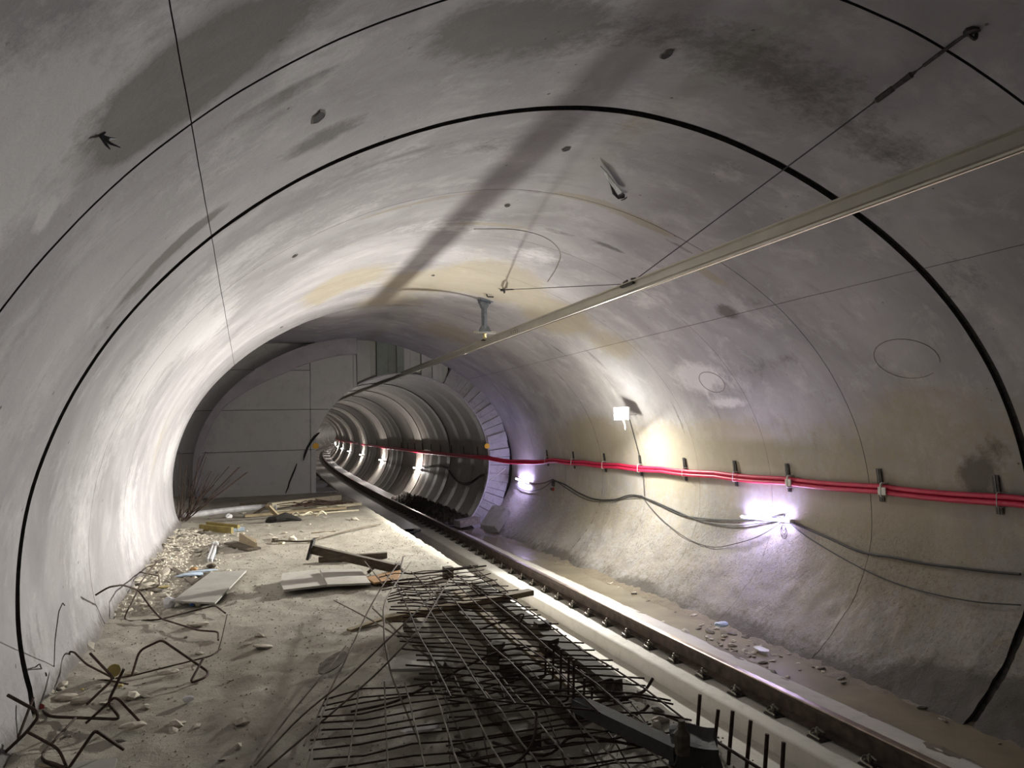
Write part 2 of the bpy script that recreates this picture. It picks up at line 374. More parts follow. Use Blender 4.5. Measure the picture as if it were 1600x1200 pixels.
def panel(name, y0, y1, s0, s1, du, dv, parent):
    nu = max(2, round((y1-y0)/du)); nv = max(2, round((s1-s0)/dv)); vs, uvs, st = [], [], []
    for i in range(nu+1):
        Y = y0 + (y1-y0)*i/nu
        for j in range(nv+1):
            s = s0 + (s1-s0)*j/nv; p, nn = lining_pt(Y, s)
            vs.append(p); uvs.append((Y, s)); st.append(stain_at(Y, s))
    idx = lambda i, j: i*(nv+1) + j
    fs = [(idx(i,j), idx(i,j+1), idx(i+1,j+1), idx(i+1,j)) for i in range(nu) for j in range(nv)]
    ring = [idx(0,j) for j in range(nv+1)] + [idx(i,nv) for i in range(1,nu+1)] + [idx(nu,j) for j in range(nv-1,-1,-1)] + [idx(i,0) for i in range(nu-1,0,-1)]
    k0 = len(vs)
    for q in ring:
        Y, s = uvs[q]; _, nn = prof_s(s); vs.append(vs[q] + Vector((nn.x, 0, nn.y))*.07); uvs.append(uvs[q]); st.append(st[q])
    L = len(ring); k1 = len(vs)
    for q in ring: vs.append(vs[q]); uvs.append(uvs[q]); st.append(st[q])
    fs += [(k1+a, k0+a, k0+(a+1) % L, k1+(a+1) % L)[::-1] for a in range(L)]
    me = bpy.data.meshes.new(name); me.from_pydata([tuple(v) for v in vs], [], fs)
    ul = me.uv_layers.new(name='UVMap'); cl = me.color_attributes.new('stain', 'FLOAT_COLOR', 'POINT')
    for lp in me.loops: ul.data[lp.index].uv = uvs[lp.vertex_index]
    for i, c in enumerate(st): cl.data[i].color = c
    nq = nu*nv; me.polygons.foreach_set('use_smooth', [i < nq for i in range(len(me.polygons))])
    me.materials.append(MT['lining']); me.materials.append(MT['joint'])
    me.polygons.foreach_set('material_index', [0 if i < nq else 1 for i in range(len(me.polygons))])
    return link(name, me, None, parent)
def shell(name, s0, s1):
    vs, fs = [], []; ys = [RING[0]-.1 + (RING[-1]+.3-RING[0])*i/60 for i in range(61)]; nv = 40
    for Y in ys:
        for j in range(nv+1):
            s = s0 + (s1-s0)*j/nv; p, nn = lining_pt(Y, s); vs.append(p + nn*.05)
    fs = [(i*(nv+1)+j, i*(nv+1)+j+1, (i+1)*(nv+1)+j+1, (i+1)*(nv+1)+j) for i in range(60) for j in range(nv)]
    return tag(mesh(name, vs, fs, 'joint'), kind='structure')
walls = [(shell('wall_right', S_R0, S_RJ), S_R0, S_RJ), (shell('ceiling', S_RJ, S_LJ), S_RJ, S_LJ), (shell('wall_left', S_LJ, S_L0), S_LJ, S_L0)]
for w_, s0, s1 in walls:
    for y0, y1 in zip(RING, RING[1:]):
        g0 = GAP.get(y0, .004)/2; g1 = GAP.get(y1, .004)/2
        near = y1 > 2 and y1 < 17
        d = (.06 if w_.name == 'wall_right' else .09) if near else .25
        panel('lining_panel', y0+g0, y1-g1, s0+.003, s1-.003, d, d, w_)
def on_lining(px, py, off=0):                      # a point lifted off the lining by off, and the inward normal
    Y, s, p, nn = T(px, py); p, nn = lining_pt(Y, s); return p - nn*off, -nn
def lin(Y, z, right=True, off=0):                  # lining point at height z
    for i, p in enumerate(PP):
        if (p.x > PX) == right and ((right and p.y >= z) or (not right and p.y <= z)):
            q, nn = lining_pt(Y, SS[i]); return q - nn*off, -nn

# ------------------------------------------------------------------ platform, trench, plinths, water
def heightgrid(name, x0, x1, y0, y1, dx, dy, fz, m, side=1.6, fx=None, kind='structure'):
    nx = max(1, round((x1-x0)/dx)); ny = max(1, round((y1-y0)/dy)); vs = []
    for j in range(ny+1):
        for i in range(nx+1):
            x = x0 + (x1-x0)*i/nx; y = y0 + (y1-y0)*j/ny
            X = x + (fx(y)*(1 if i == nx else -1) if fx and i in (0, nx) else 0)
            vs.append((X, y, fz(x, y)))
    I = lambda i, j: j*(nx+1)+i
    fs = [(I(i,j), I(i+1,j), I(i+1,j+1), I(i,j+1)) for j in range(ny) for i in range(nx)]
    ring = [I(i,0) for i in range(nx+1)] + [I(nx,j) for j in range(1,ny+1)] + [I(i,ny) for i in range(nx-1,-1,-1)] + [I(0,j) for j in range(ny-1,0,-1)]
    k0 = len(vs); zb = fz(x0, y0) - side
    for q in ring: vs.append((vs[q][0], vs[q][1], zb))
    L = len(ring); fs += [(ring[a], k0+a, k0+(a+1) % L, ring[(a+1) % L]) for a in range(L)]
    o = mesh(name, vs, fs, m); nq = nx*ny; o.data.polygons.foreach_set('use_smooth', [i < nq for i in range(len(o.data.polygons))])
    return tag(o, kind=kind)
def fplat(x, y):
    near = 1 if y < 9 else .6
    h = .010*fbm((x*1.1, y*1.1, 0)) + near*(.019*max(-.25, fbm((x*5, y*3.5, 2), 1, 5)) + .004*fbm((x*16, y*16, 4), 1, 3))
    if x < -.8: h += (-.8-x)*.08*(1 + fbm((x*3, y*3, 8)))
    return h
floor = heightgrid('floor', -2.3, 2.44, -1.0, 21.25, .05, .05, fplat, 'platform', 1.6, fx=lambda y: .14*max(0, min(1, (y-4)/6)) + .018*fbm((y*2, 1, 1)) + .01*fbm((y*9, 1, 1)))
heightgrid('trim_1', 2.4, 7.9, -1.0, 21.4, .3, .3, lambda x, y: -1.42, 'trench', .4)
heightgrid('trim_2', 4.74, 6.05, -1.0, 21.4, .08, .08, lambda x, y: -1.24 + .004*fbm((x*3, y*3, 1)) - (.08*max(0, x-5.75)/.3), 'plinth', .3, fx=lambda y: .012*fbm((y*1.5, 2, 1)) + .05*max(0, fbm((y*.8, 5, 1)))*0)
heightgrid('trim_3', 3.0, 4.02, -1.0, 21.4, .15, .15, lambda x, y: -1.24 + .004*fbm((x*3, y*3, 1)), 'plinth', .3)
wt = mesh('water', [(5.6, -1, -1.325), (7.8, -1, -1.325), (7.8, 21.3, -1.325), (5.6, 21.3, -1.325)], [(0,1,2,3)], 'water')
tag(wt, 'brown muddy water standing in the channel between rail plinth and right wall', 'water', kind='stuff')
# mud bank along the plinth and scree at the wall foot
mudv = heightgrid('mud_bank', 5.75, 7.5, -1, 21.3, .07, .07, lambda x, y: -1.355 + .035*fbm((x*1.4, y*.9, 3)) + .02*fbm((x*6, y*5, 3)) + .22*max(0, (x-6.50)) + .04*max(0, 6.2-x)/.25, 'mud', .1)
del mudv['kind']
tag(mudv, 'wet brown mud and silt rising out of the channel water', 'mud', kind='stuff')

# ------------------------------------------------------------------ bulkhead wall at the end of the wide tunnel
YB = 21.3
BC, BR = Vector((4.41, .73)), 2.70
outer = []
for i in range(0, N+1, 4):
    if SS[i] < S_R0: continue
    q, nn = lining_pt(YB, SS[i]); outer.append((q.x + nn.x*.06, q.z + nn.z*.06))
XS = 1.87
a0 = math.acos((XS - BC.x)/BR)                     # the circle meets the straight cut here
def arc(r, t0, t1, k): return [(BC.x + r*math.cos(t0 + (t1-t0)*i/k), BC.y + r*math.sin(t0 + (t1-t0)*i/k)) for i in range(k+1)]
R2 = 3.36
# concrete infill left of the bore: between outer profile and circle, cut off at the left by the outline
left_out = [p for p in outer if p[0] < 3.05 and p[1] > -1.6]    # runs top to left foot
gap_top = 3.05
tt = math.acos((gap_top - BC.x)/BR)
cut = [(XS, -.10), (XS, BC.y + BR*math.sin(a0))] + arc(BR, a0, tt, 24)
poly = left_out + [(-2.3, -.1)] + cut               # closed outline in (x, z)
def clip(poly, ax, val, keep_less):
    out = []
    for i in range(len(poly)):
        a, b = poly[i], poly[(i+1) % len(poly)]
        ia = (a[ax] <= val) == keep_less; ib = (b[ax] <= val) == keep_less
        if ia: out.append(a)
        if ia != ib:
            t = (val - a[ax])/(b[ax] - a[ax]); out.append((a[0] + (b[0]-a[0])*t, a[1] + (b[1]-a[1])*t))
    return out
def slab(name, poly, y0, y1, m, parent):
    if len(poly) < 3: return
    bm = bmesh.new(); vs = [bm.verts.new((x, y0, z)) for x, z in poly]
    try: f = bm.faces.new(vs)
    except Exception: bm.free(); return
    r = bmesh.ops.extrude_face_region(bm, geom=[f])
    for v in r['geom']:
        if isinstance(v, bmesh.types.BMVert): v.co.y = y1
    bmesh.ops.remove_doubles(bm, verts=bm.verts, dist=1e-4)
    bmesh.ops.triangulate(bm, faces=[f for f in bm.faces if len(f.verts) > 4]); bmesh.ops.recalc_face_normals(bm, faces=bm.faces)
    me = bpy.data.meshes.new(name); bm.to_mesh(me); bm.free(); return link(name, me, m, parent)
# backing behind everything (dark, with the bore's hole)
full = [p for p in outer]
k = 72; ringo = []
bm = bmesh.new(); ov, iv = [], []
for i in range(k+1):
    t = 2*math.pi*i/k; d = (math.cos(t), math.sin(t)); r = 6.5
    ov.append(bm.verts.new((BC.x + 8*d[0], YB+.12, BC.y + 8*d[1]))); iv.append(bm.verts.new((BC.x + (BR+.02)*d[0], YB+.12, BC.y + (BR+.02)*d[1])))
for i in range(k): bm.faces.new((ov[i], ov[i+1], iv[i+1], iv[i]))
me = bpy.data.meshes.new('wall_back'); bm.to_mesh(me); bm.free()
wall_back = tag(link('wall_back', me, 'joint'), kind='structure')
xs = [-3, Yp(484, 600, YB).x, Yp(551, 600, YB).x, 6]
zs = [-.2, Yp(400, 705, YB).z, Yp(400, 641, YB).z, Yp(430, 579, YB).z, 6]
for i in range(3):
    for j in range(4):
        if i == 2 and j < 3: continue
        z0, z1 = zs[j], zs[j+1]
        if i == 1 and j == 3: continue
        if i == 1 and j == 2: z1 = zs[4]
        if i == 2: z0 = -.2
        g = .008
        P = clip(clip(clip(clip(poly, 0, xs[i]+g, False), 0, xs[i+1]-g, True), 1, z0+g, False), 1, z1-g, True)
        slab('wall_panel', P, YB - .14 - .012*((i*3+j*5) % 3), YB+.10, 'bulk', wall_back)
# straight return of the cut at x = XS, filling the lower left of the bore
slab('wall_panel', [(XS-.25, -.2), (XS, -.2), (XS, 1.2), (XS-.25, 1.2)], YB-.10, YB+.5, 'bulk', wall_back)
# thin raised lip following the left outline
tl = []
for i in range(60):
    f_ = i/59; q = left_out[int(f_*(len(left_out)-1))]; tl.append(q)
lip = MB(); cen = Vector((3.0, .4))
for a, b in zip(tl, tl[1:]):
    da, db = (cen - Vector(a)).normalized(), (cen - Vector(b)).normalized()
    # the widened bay lies outside; the lip sits where the standard profile would be
    pass
std = []
for i, p in enumerate(PP):
    if p.x < 3.0 and p.x < PX and p.y > -.1 and p.y > -.2: std.append(prof_s(SS[i]))
std = std[::6]
vs, fs = [], []
for p, nn in std:
    w0 = .16 if p.y < 2.6 else .16 + .30*min(1, (p.y-2.6)/1.2)
    for dd, yy in ((.02, -.52), (-w0, -.50), (-w0, -.10), (.02, -.10)): vs.append((p.x + nn.x*dd, YB + yy, p.y + nn.y*dd))
for i in range(len(std)-1):
    for j in range(4): fs.append((i*4+j, i*4+(j+1) % 4, (i+1)*4+(j+1) % 4, (i+1)*4+j))
lipo = mesh('lining_rim', vs, fs, 'lip', wall_back)
# crack following the hidden circle, and grout line
def crack(pts, r=.012): MB().tube([Vector((p[0], YB-.155, p[1])) for p in pts], r, 5).build('crack', 'dark', wall_back)
cr = []
for i in range(14):
    t = math.radians(163 + i*2.4); rr = BR*1.02 + .04*fbm((i*.7, 1, 1)); q = (BC.x + rr*math.cos(t)*1.0, BC.y + rr*math.sin(t))
    if q[0] < XS: cr.append(q)
A = [Yp(x, y, YB-.155) for x, y in ((499,676),(492,682),(486,690),(480,700),(476,712),(474,720))]
MB().tube(A, [.02,.05,.045,.04,.03,.01], 5).build('crack', 'dark', wall_back)
A = [Yp(x, y, YB-.155) for x, y in ((464,724),(461,733),(457,742),(452,754),(450,762),(446,771))]
MB().tube(A, [.01,.022,.025,.02,.02,.01], 5).build('crack', 'dark', wall_back)

# ring blocks round the bore on the right and top
t = math.radians(62); i = 0
while t > math.radians(-47):
    dt = math.radians(random.uniform(3.4, 5.2)) if t < math.radians(70) else math.radians(random.uniform(5, 7))
    r1 = R2 + random.uniform(-.05, .05) if t < math.radians(75) else R2 - .30 + random.uniform(-.04, .04)
    if t < math.radians(30): r1 = R2 + .02 + random.uniform(-.02, .02)
    y0 = YB - .10 - random.uniform(0, .09); g = math.radians(.10 + random.random()*.25)
    P = arc(BR + .03, t - g, t - dt, 2) + arc(r1, t - dt, t - g, 2)
    slab('ring_block', P, y0, YB+.10, 'block', wall_back); t -= dt; i += 1
# upright boards closing the crown between the infill and the ring blocks
top = [q for q in outer if 3.0 < q[0] < 5.95 and q[1] > 2]
tb = math.acos((5.70 - BC.x)/BR); tc_ = math.acos((3.07 - BC.x)/BR)
poly2 = top + arc(BR, tc_, tb, 24)
x_ = 3.07; kk = 0
while x_ < 5.75:
    w_b = (.42, .16, .34, .26, .22, .2)[kk] if kk < 6 else .17
    P = clip(clip(poly2, 0, x_ + .007, False), 0, x_ + w_b - .007, True)
    slab('wall_board', P, YB - (.04, -.02, .10, .05, .12, .08)[kk % 6] , YB + .1, 'board2' if kk in (2, 3, 4) else 'bulk', wall_back); x_ += w_b; kk += 1

# ------------------------------------------------------------------ the narrow bore beyond
RCV = 700.0
def cx_off(Y): return (max(0, Y - YB)**2)/(2*RCV)
bore = tag(mesh('wall_bore', [(BC.x + cx_off(Y) + 2.78*math.cos(2*math.pi*j/40), Y, BC.y + 2.78*math.sin(2*math.pi*j/40)) for Y in [YB+.1 + 215*(i/70)**1.5 for i in range(71)] for j in range(40)],
      [(i*40+j, i*40+(j+1) % 40, (i+1)*40+(j+1) % 40, (i+1)*40+j) for i in range(70) for j in range(40)], 'joint'), kind='structure')
Y = YB - .06; k = 0
while Y < 235:
    L_ = 1.5 if Y < 60 else 6.0
    g = .012; nj = 64; vs, fs = [], []; ny = 3
    for i in range(ny+1):
        yy = Y + g + (L_ - 2*g)*i/ny if i else Y + g
        for j in range(nj):
            a = 2*math.pi*j/nj; r = BR + .006*fbm((yy, a*2, 1)) + (.012*((k*7) % 3) if Y < 60 else 0)
            vs.append((BC.x + cx_off(yy) + r*math.cos(a), yy, BC.y + r*math.sin(a)))
    for yy, dr in ((Y+L_-g, .07),):
        pass
    for j in range(nj):
        a = 2*math.pi*j/nj; vs.append((BC.x + cx_off(Y) + (BR+.09)*math.cos(a), Y+g, BC.y + (BR+.09)*math.sin(a)))
    o = len(vs) - nj
    fs = [(i*nj+j, i*nj+(j+1) % nj, (i+1)*nj+(j+1) % nj, (i+1)*nj+j) for i in range(ny) for j in range(nj)] + [(j, (j+1) % nj, o+(j+1) % nj, o+j) for j in range(nj)]
    mesh('lining_ring', vs, fs, 'bore', bore, True); Y += L_; k += 1
vs = []
for r_, yy in ((BR + .03, YB-.13), (BR - .0, YB-.13), (BR - .0, YB + .02)):
    vs += [(BC.x + r_*math.cos(math.radians(-40 + 185*j/70)), yy, BC.y + r_*math.sin(math.radians(-40 + 185*j/70))) for j in range(71)]
mesh('bore_rim', vs, [(i*71+j, i*71+j+1, (i+1)*71+j+1, (i+1)*71+j) for i in range(2) for j in range(70)], 'rimc', bore)
# deck of the bore
vs, fs = [], []; ys = [YB+.05 + 210*(i/60)**1.4 for i in range(61)]
for Y in ys:
    for x in (-1.95, 1.95): vs.append((BC.x + cx_off(Y) + x, Y, -1.24))
fs = [(2*i, 2*i+1, 2*i+3, 2*i+2) for i in range(60)]
tag(mesh('floor_bore', vs, fs, 'boredeck'), kind='structure')
# walkway blocks descending the left side of the bore
for i in range(7):
    Y = 22.0 + i*3.3
    b_ = MB(); b_.box((2.02 + .03*i + cx_off(Y), Y+.8, -.64), (.95, 1.7 - .05*i, 1.06)); b_.box((2.06 + .03*i + cx_off(Y), Y+.8, -.08), (1.0, 1.76, .08))
    tag(b_.build('walkway_block', 'bulk'), 'grey concrete walkway block in the row beside the track past the bulkhead', 'block', 'walkway blocks in the narrow bore')

# ------------------------------------------------------------------ rails and fastenings
def rail_sweep(x, zt, ys, name, label):
    body = [(-.080,-.215),(.080,-.215),(.080,-.200),(.014,-.178),(.011,-.062),(.040,-.045),(.040,-.010),(-.040,-.010),(-.040,-.045),(-.011,-.062),(-.014,-.178),(-.080,-.200)]
    head = [(-.041,-.012),(.041,-.012),(.038,-.003),(.030,0),(-.030,0),(-.038,-.003)]
    root = None
    for nm, pf, m in ((name, body, 'rail'), ('rail_head', head, 'railhead')):
        vs = []; k = len(pf)
        for Y in ys:
            X = x + trk(Y); vs += [(X + u, Y, zt + v) for u, v in pf]
        fs = [(i*k+j, i*k+(j+1) % k, (i+1)*k+(j+1) % k, (i+1)*k+j) for i in range(len(ys)-1) for j in range(k)] + [tuple(range(k)), tuple((len(ys)-1)*k + j for j in range(k))]
        o = mesh(nm, vs, fs, m, root)
        if root is None: root = o
    return tag(root, label, 'rail')
XR, XL, ZT = 5.16, 3.70, -1.0
def trk(Y): return .20*max(0, min(1, (Y-8)/13))**1.5 + cx_off(Y)
ys = [-1, 5, 8, 10, 12, 14, 16, 18, 20] + [21 + i*4 for i in range(50)]
rail_sweep(XR, ZT, ys, 'rail', 'rusty steel rail running the length of the plinth on the wall side')
rail_sweep(XL, ZT, ys, 'rail', 'second rail of the track, seen only inside the narrow bore')
def fastener_parts():
    b1 = MB(); b1.box((0, 0, -.235), (.36, .17, .02)); b1.box((0, 0, -.222), (.20, .15, .014))
    me1 = b1
    clipm = MB()
    root = b1.build('rail_fastener', 'iron')
    for s in (-1, 1):
        MB().tube(arcpts([(s*.170,-.07,-.212),(s*.170,.055,-.205),(s*.11,.08,-.18),(s*.075,.03,-.175),(s*.090,-.04,-.180)], .02, 3), .011, 6).build('clip', 'clip', root)
        bolt = MB(); bolt.tube([(s*.130,0,-.225),(s*.130,0,-.185),(s*.130,0,-.184),(s*.130,0,-.160),(s*.130,0,-.159),(s*.130,0,-.13)], [.010,.010,.022,.022,.011,.011], 6); bolt.build('bolt', 'clip', root)
    return root
fproto = fastener_parts()
def clone(root, loc=None, rz=None):
    c = root.copy(); C.objects.link(c)
    for ch in list(root.children):
        d = ch.copy(); C.objects.link(d); d.parent = c
        for g in list(ch.children):
            e = g.copy(); C.objects.link(e); e.parent = d
    if loc is not None: c.location = loc
    if rz is not None: c.rotation_euler.z = rz
    return c
y = 3.05; first = True; nfa = 0
while y < 45:
    o = fproto if first else clone(fproto)
    o.location = (XR + trk(y), y, ZT); first = False
    tag(o, 'steel rail clip plate bolted to the plinth beneath the rusty rail', 'rail clip', 'rail fasteners along the plinth')
    y += .60; nfa += 1

# ------------------------------------------------------------------ rigid overhead conductor rail
XC, ZC = 4.40, 1.60 + H                             # underside
def curve_sweep(poly, ys, x, z, name, m, parent=None):
    vs = []; k = len(poly)
    for Y in ys: vs += [(x + cx_off(Y) + u, Y, z + v) for u, v in poly]
    fs = [(i*k+j, i*k+(j+1) % k, (i+1)*k+(j+1) % k, (i+1)*k+j) for i in range(len(ys)-1) for j in range(k)] + [tuple(range(k))[::-1], tuple((len(ys)-1)*k + j for j in range(k))]
    return mesh(name, vs, fs, m, parent)
prof = [(u*1.18, v*1.18) for u, v in [(-.045,.115),(.045,.115),(.045,.105),(.012,.100),(.014,.030),(.024,.012),(.018,0),(.008,.004),(-.008,.004),(-.018,0),(-.024,.012),(-.014,.030),(-.012,.100),(-.045,.105)]]
ys2 = [-.5, 4, 8, 12, 16, 21] + [24 + 4*i for i in range(40)]
cr_ = curve_sweep(prof, ys2, XC, ZC, 'conductor_rail', 'alu')
tag(cr_, 'long pale aluminium overhead conductor rail running under the tunnel crown', 'conductor rail')
MBw = curve_sweep([(.007*math.cos(t*math.pi/4), -.006 + .008*math.sin(t*math.pi/4)) for t in range(8)], ys2, XC, ZC, 'contact_wire', 'copper', cr_)
mid_y = Yp(832, 522, 11.6).y
b_ = MB(); b_.box((XC-.015, 11.5, ZC+.066), (.012, .42, .062)); sp_ = b_.build('splice_plate', 'alu', cr_)
for i in range(4):
    for j in range(2): MB().tube([(XC-.019, 11.35+.1*i, ZC+.052+.03*j), (XC-.028, 11.35+.1*i, ZC+.052+.03*j)], .009, 6).build('bolt', 'iron', sp_)
# drop support near the middle of the picture
def support(Y, zc, label, big=True, grp=None):
    X = XC + cx_off(Y) - .02; t = empty('support_bracket', (X, Y, zc))
    z0 = ZC + .115 - zc
    if big:
        MB().box((.03, 0, -.01), (.26, .24, .035), Matrix.Rotation(math.radians(14), 3, 'Y')).build('ceiling_plate', 'galv', t)
        b_ = MB(); b_.tube([(.10,-.08,.04),(.10,-.08,-.09)], .008, 6); b_.tube([(-.09,-.08,.04),(-.09,-.08,-.06)], .008, 6)
        b_.tube([(.10,.08,.04),(.10,.08,-.09)], .008, 6); b_.tube([(-.09,.08,.04),(-.09,.08,-.06)], .008, 6); b_.build('anchor_bolt', 'iron', t)
        b_ = MB(); b_.extrude([(-.10,0),(.10,-.04),(.06,-.14),(0,-.17),(-.06,-.14)], (0,-.05,-.02), (0,.05,-.02), (1,0,0), (0,0,1)); b_.build('knuckle', 'galv', t)
        zb = z0 + .20
        b_ = MB(); b_.box((0, 0, (zb-.14)/2), (.10, .06, abs(zb+.14))); b_.box((0, -.045, (zb-.14)/2), (.04, .03, abs(zb+.14)-.05)); b_.build('post', 'galv', t)
        b_ = MB(); b_.box((0, 0, zb+.02), (.24, .14, .12), None, .55); b_.build('foot', 'galv', t)
        MB().box((0, 0, zb-.045), (.46, .06, .045)).build('cross_bar', 'alu', t)
    else:
        zb = z0 + .16
        MB().box((0, 0, zb), (.72, .05, .04)).build('cross_bar', 'iron', t)
        for s in (-1, 1): MB().tube([(s*.33, 0, zb-.10), (s*.33, 0, 0)], .014, 6).build('hanger', 'iron', t)
    ins = MB(); pts = []; rs = []
    for i in range(9): pts.append((0, 0, z0 + .005 + (.14 if big else .12)*i/8)); rs.append(.05 if i % 2 else .022)
    ins.tube(pts, rs, 10); ins.build('insulator', 'brass' if big else 'iron', t)
    MB().box((0, 0, z0), (.12, .10, .02)).build('rail_clamp', 'iron', t)
    return tag(t, label, 'bracket', grp)
def crown(x, Y):
    for i, p in enumerate(PP):
        if p.x < x and p.y > 2:
            q, nn = lining_pt(Y, SS[i]); return q.z
support(13.15, crown(XC, 13.15), 'grey steel drop bracket holding the conductor rail under the stained crown')
support(22.9, BC.y + BR - .02, 'dark T hanger on the conductor rail just inside the bore mouth', False)
support(31.6, BC.y + BR - .04, 'second dark T hanger deeper in the bore', False)
# guy wires to the crown
midp = Vector((XC, 7.55, ZC + .12))
def guy(a, label, long):
    t = empty('guy_wire', midp); a = Vector(a) - midp; u = a.normalized(); L_ = a.length
    k = .12; e0 = L_ - .80 if long else L_*(1-k)
    MB().tube([(0,0,0), u*e0], .006, 6).build('wire', 'black', t)
    if long:
        MB().tube([u*e0, u*(e0+.03), u*(e0+.04), u*(e0+.18), u*(e0+.19), u*(e0+.34), u*(e0+.35), u*(e0+.38)], [.008,.014,.024,.024,.018,.024,.014,.008], 8).build('insulator', 'iron', t)
        MB().tube([u*(e0+.38), u*(L_-.08)], .006, 6).build('wire', 'black', t)
        MB().tube([u*(L_-.36), u*(L_-.12)], .013, 6).build('turnbuckle', 'iron', t)
    else:
        b_ = MB(); sd = u.cross(Vector((0,0,1))).normalized()
        for s in (-1, 1): b_.tube([u*e0 , u*(e0+.05) + sd*s*.025, u*(L_-.18) + sd*s*.025, u*(L_-.12)], .010, 6)
        b_.build('turnbuckle', 'iron', t)
    hk = MB(); hk.tube(arcpts([u*(L_-.12), u*(L_-.03), a + Vector((.03,0,-.07)), a + Vector((.05,0,.03))], .03), .012, 6); hk.tube([a + Vector((0,0,-.02)), a + Vector((0,0,.02))], .05, 8); hk.build('ceiling_anchor', 'iron', t)
    return tag(t, label, 'wire')
guy((XC, 12.1, crown(XC, 12.1)), 'thin guy wire running level from the conductor rail to its far ceiling anchor', False)
guy((XC+.02, 3.12, crown(XC, 3.12)), 'long dark guy wire with insulator climbing to the ceiling anchor at upper right', True)
b_ = MB(); b_.box((0,0,0), (.10,.30,.03)); b_.tube([(0,-.12,.0),(0,-.14,.05),(0,-.05,.06)], .014, 6); b_.tube([(0,.12,.0),(0,.14,.05),(0,.05,.06)], .014, 6)
o = b_.build('anchor_clamp', 'iron'); o.location = midp - Vector((0,0,.01)); tag(o, 'dark clamp gripping the conductor rail where both guy wires meet', 'clamp')

# ------------------------------------------------------------------ red cables on wall brackets
def wall_x(Y, z): 
    p, nn = lin(Y, z); return p, nn
ZR = .83
def redz(Y):
    k = min(range(0,1), default=0)
    return ZR + .012*math.sin(Y*3.6) - .06*max(0, 1 - abs(Y - 7.3)/5)*0
ys3 = [1.2 + .35*i for i in range(int((YB - 1.2)/.35)+1)]
def red(name, label, dz, doff, r):
    pts = []
    for Y in ys3:
        sag = .022*abs(math.sin((Y - 7.2)/1.75*math.pi)); sw = 0
        if Y > 17.9: q = (Y-17.9)/3.4; sw = math.sin(q*math.pi); sag += .10*sw
        p, nn = lin(Y, ZR + dz, True, doff)
        p = Vector((p.x, Y, ZR + dz - sag)); 
        if Y > 18: p.x += (BC.x + 2.60 - p.x)*max(0, (Y-18.5)/2.8)**1.3 if Y > 18.5 else 0
        pts.append(p)
    for i in range(1, 60):
        Y = YB + i*(1.0 if i < 20 else 2.2) ; 
        if Y > 120: break
        zz = ZR + dz + .05*math.exp(-(Y-YB)/2) - .05; a = math.asin(max(-1, min(1, (zz-BC.y)/BR)))
        pts.append(Vector((BC.x + cx_off(Y) + (BR - doff)*math.cos(a), Y, zz)))
    return tag(MB().tube(pts, r, 8).build(name, 'red', None, True), label, 'cable', None)
red('red_cable', 'thick red cable, upper one of the pair along the right wall', .035, .075, .032)
red('red_cable', 'thick red cable, lower one of the pair along the right wall', -.035, .085, .034)
red('red_cable', 'red cable tucked against the wall behind the other two', 0, .030, .026)
BY = [4.0, 5.6, 7.17, 8.88, 10.15, 11.65, 13.3, 14.9, 16.6, 18.3]
for i, Y in enumerate(BY):
    t = empty('cable_bracket', (0, Y, 0))
    p0, n0 = lin(Y, ZR - .20, True, .018); p1, n1 = lin(Y, ZR + .26, True, .018)
    for s in (-1, 1):
        MB().bar((p0.x, s*.022, p0.z), (p1.x, s*.022, p1.z), .012, .03, (0,1,0)).build('channel_flange', 'iron', t)
    MB().bar((p0.x+.012, 0, p0.z), (p1.x+.012, 0, p1.z), .010, .05, (1,0,0)).build('channel_back', 'steel', t)
    pm, nm = lin(Y, ZR, True, .10)
    tie = MB(); x_, z_ = pm.x, ZR
    if i in (2, 3):
        tie.tube(arcpts([(x_+.09, -.09, z_+.07), (x_-.03, -.10, z_+.08), (x_-.045, -.10, z_-.09), (x_+.09, -.09, z_-.09)], .03), .016, 6)
        tie.box((x_-.04, -.12, z_-.02), (.012, .12, .10)); lb = 'black channel bracket with white tape round the red cables ' + ('beside the near tube lamp' if i == 3 else 'right of the near tube lamp')
    else:
        tie.tube(arcpts([(x_+.09, -.06, z_+.07), (x_-.03, -.06, z_+.08), (x_-.045, -.06, z_-.09), (x_+.09, -.06, z_-.09)], .03), .006, 5)
        lb = ['black cable bracket on the right wall nearest the camera', 'second black cable bracket from the camera', '', '', 'black cable bracket left of the near tube lamp', 'black cable bracket between floodlight and near tube lamp', 'black cable bracket right under the floodlight', 'first black cable bracket beyond the floodlight', 'black cable bracket beside the far tube lamp', 'last black cable bracket before the bulkhead'][i]
    tie.build('cable_tie', 'tie', t)
    tag(t, lb, 'bracket', 'cable brackets along the right wall')
for i in range(9):
    Y = 22.2 + i*1.6; t = MB(); a0_, a1_ = .0, .24
    t.bar((BC.x + cx_off(Y) + BR*math.cos(0)-.03, Y, ZR-.1), (BC.x + cx_off(Y) + BR*math.cos(.12)-.03, Y, ZR+.3), .03, .03)
    tag(t.build('cable_bracket', 'iron'), 'small dark cable bracket on the wall inside the bore', 'bracket', 'cable brackets inside the bore')

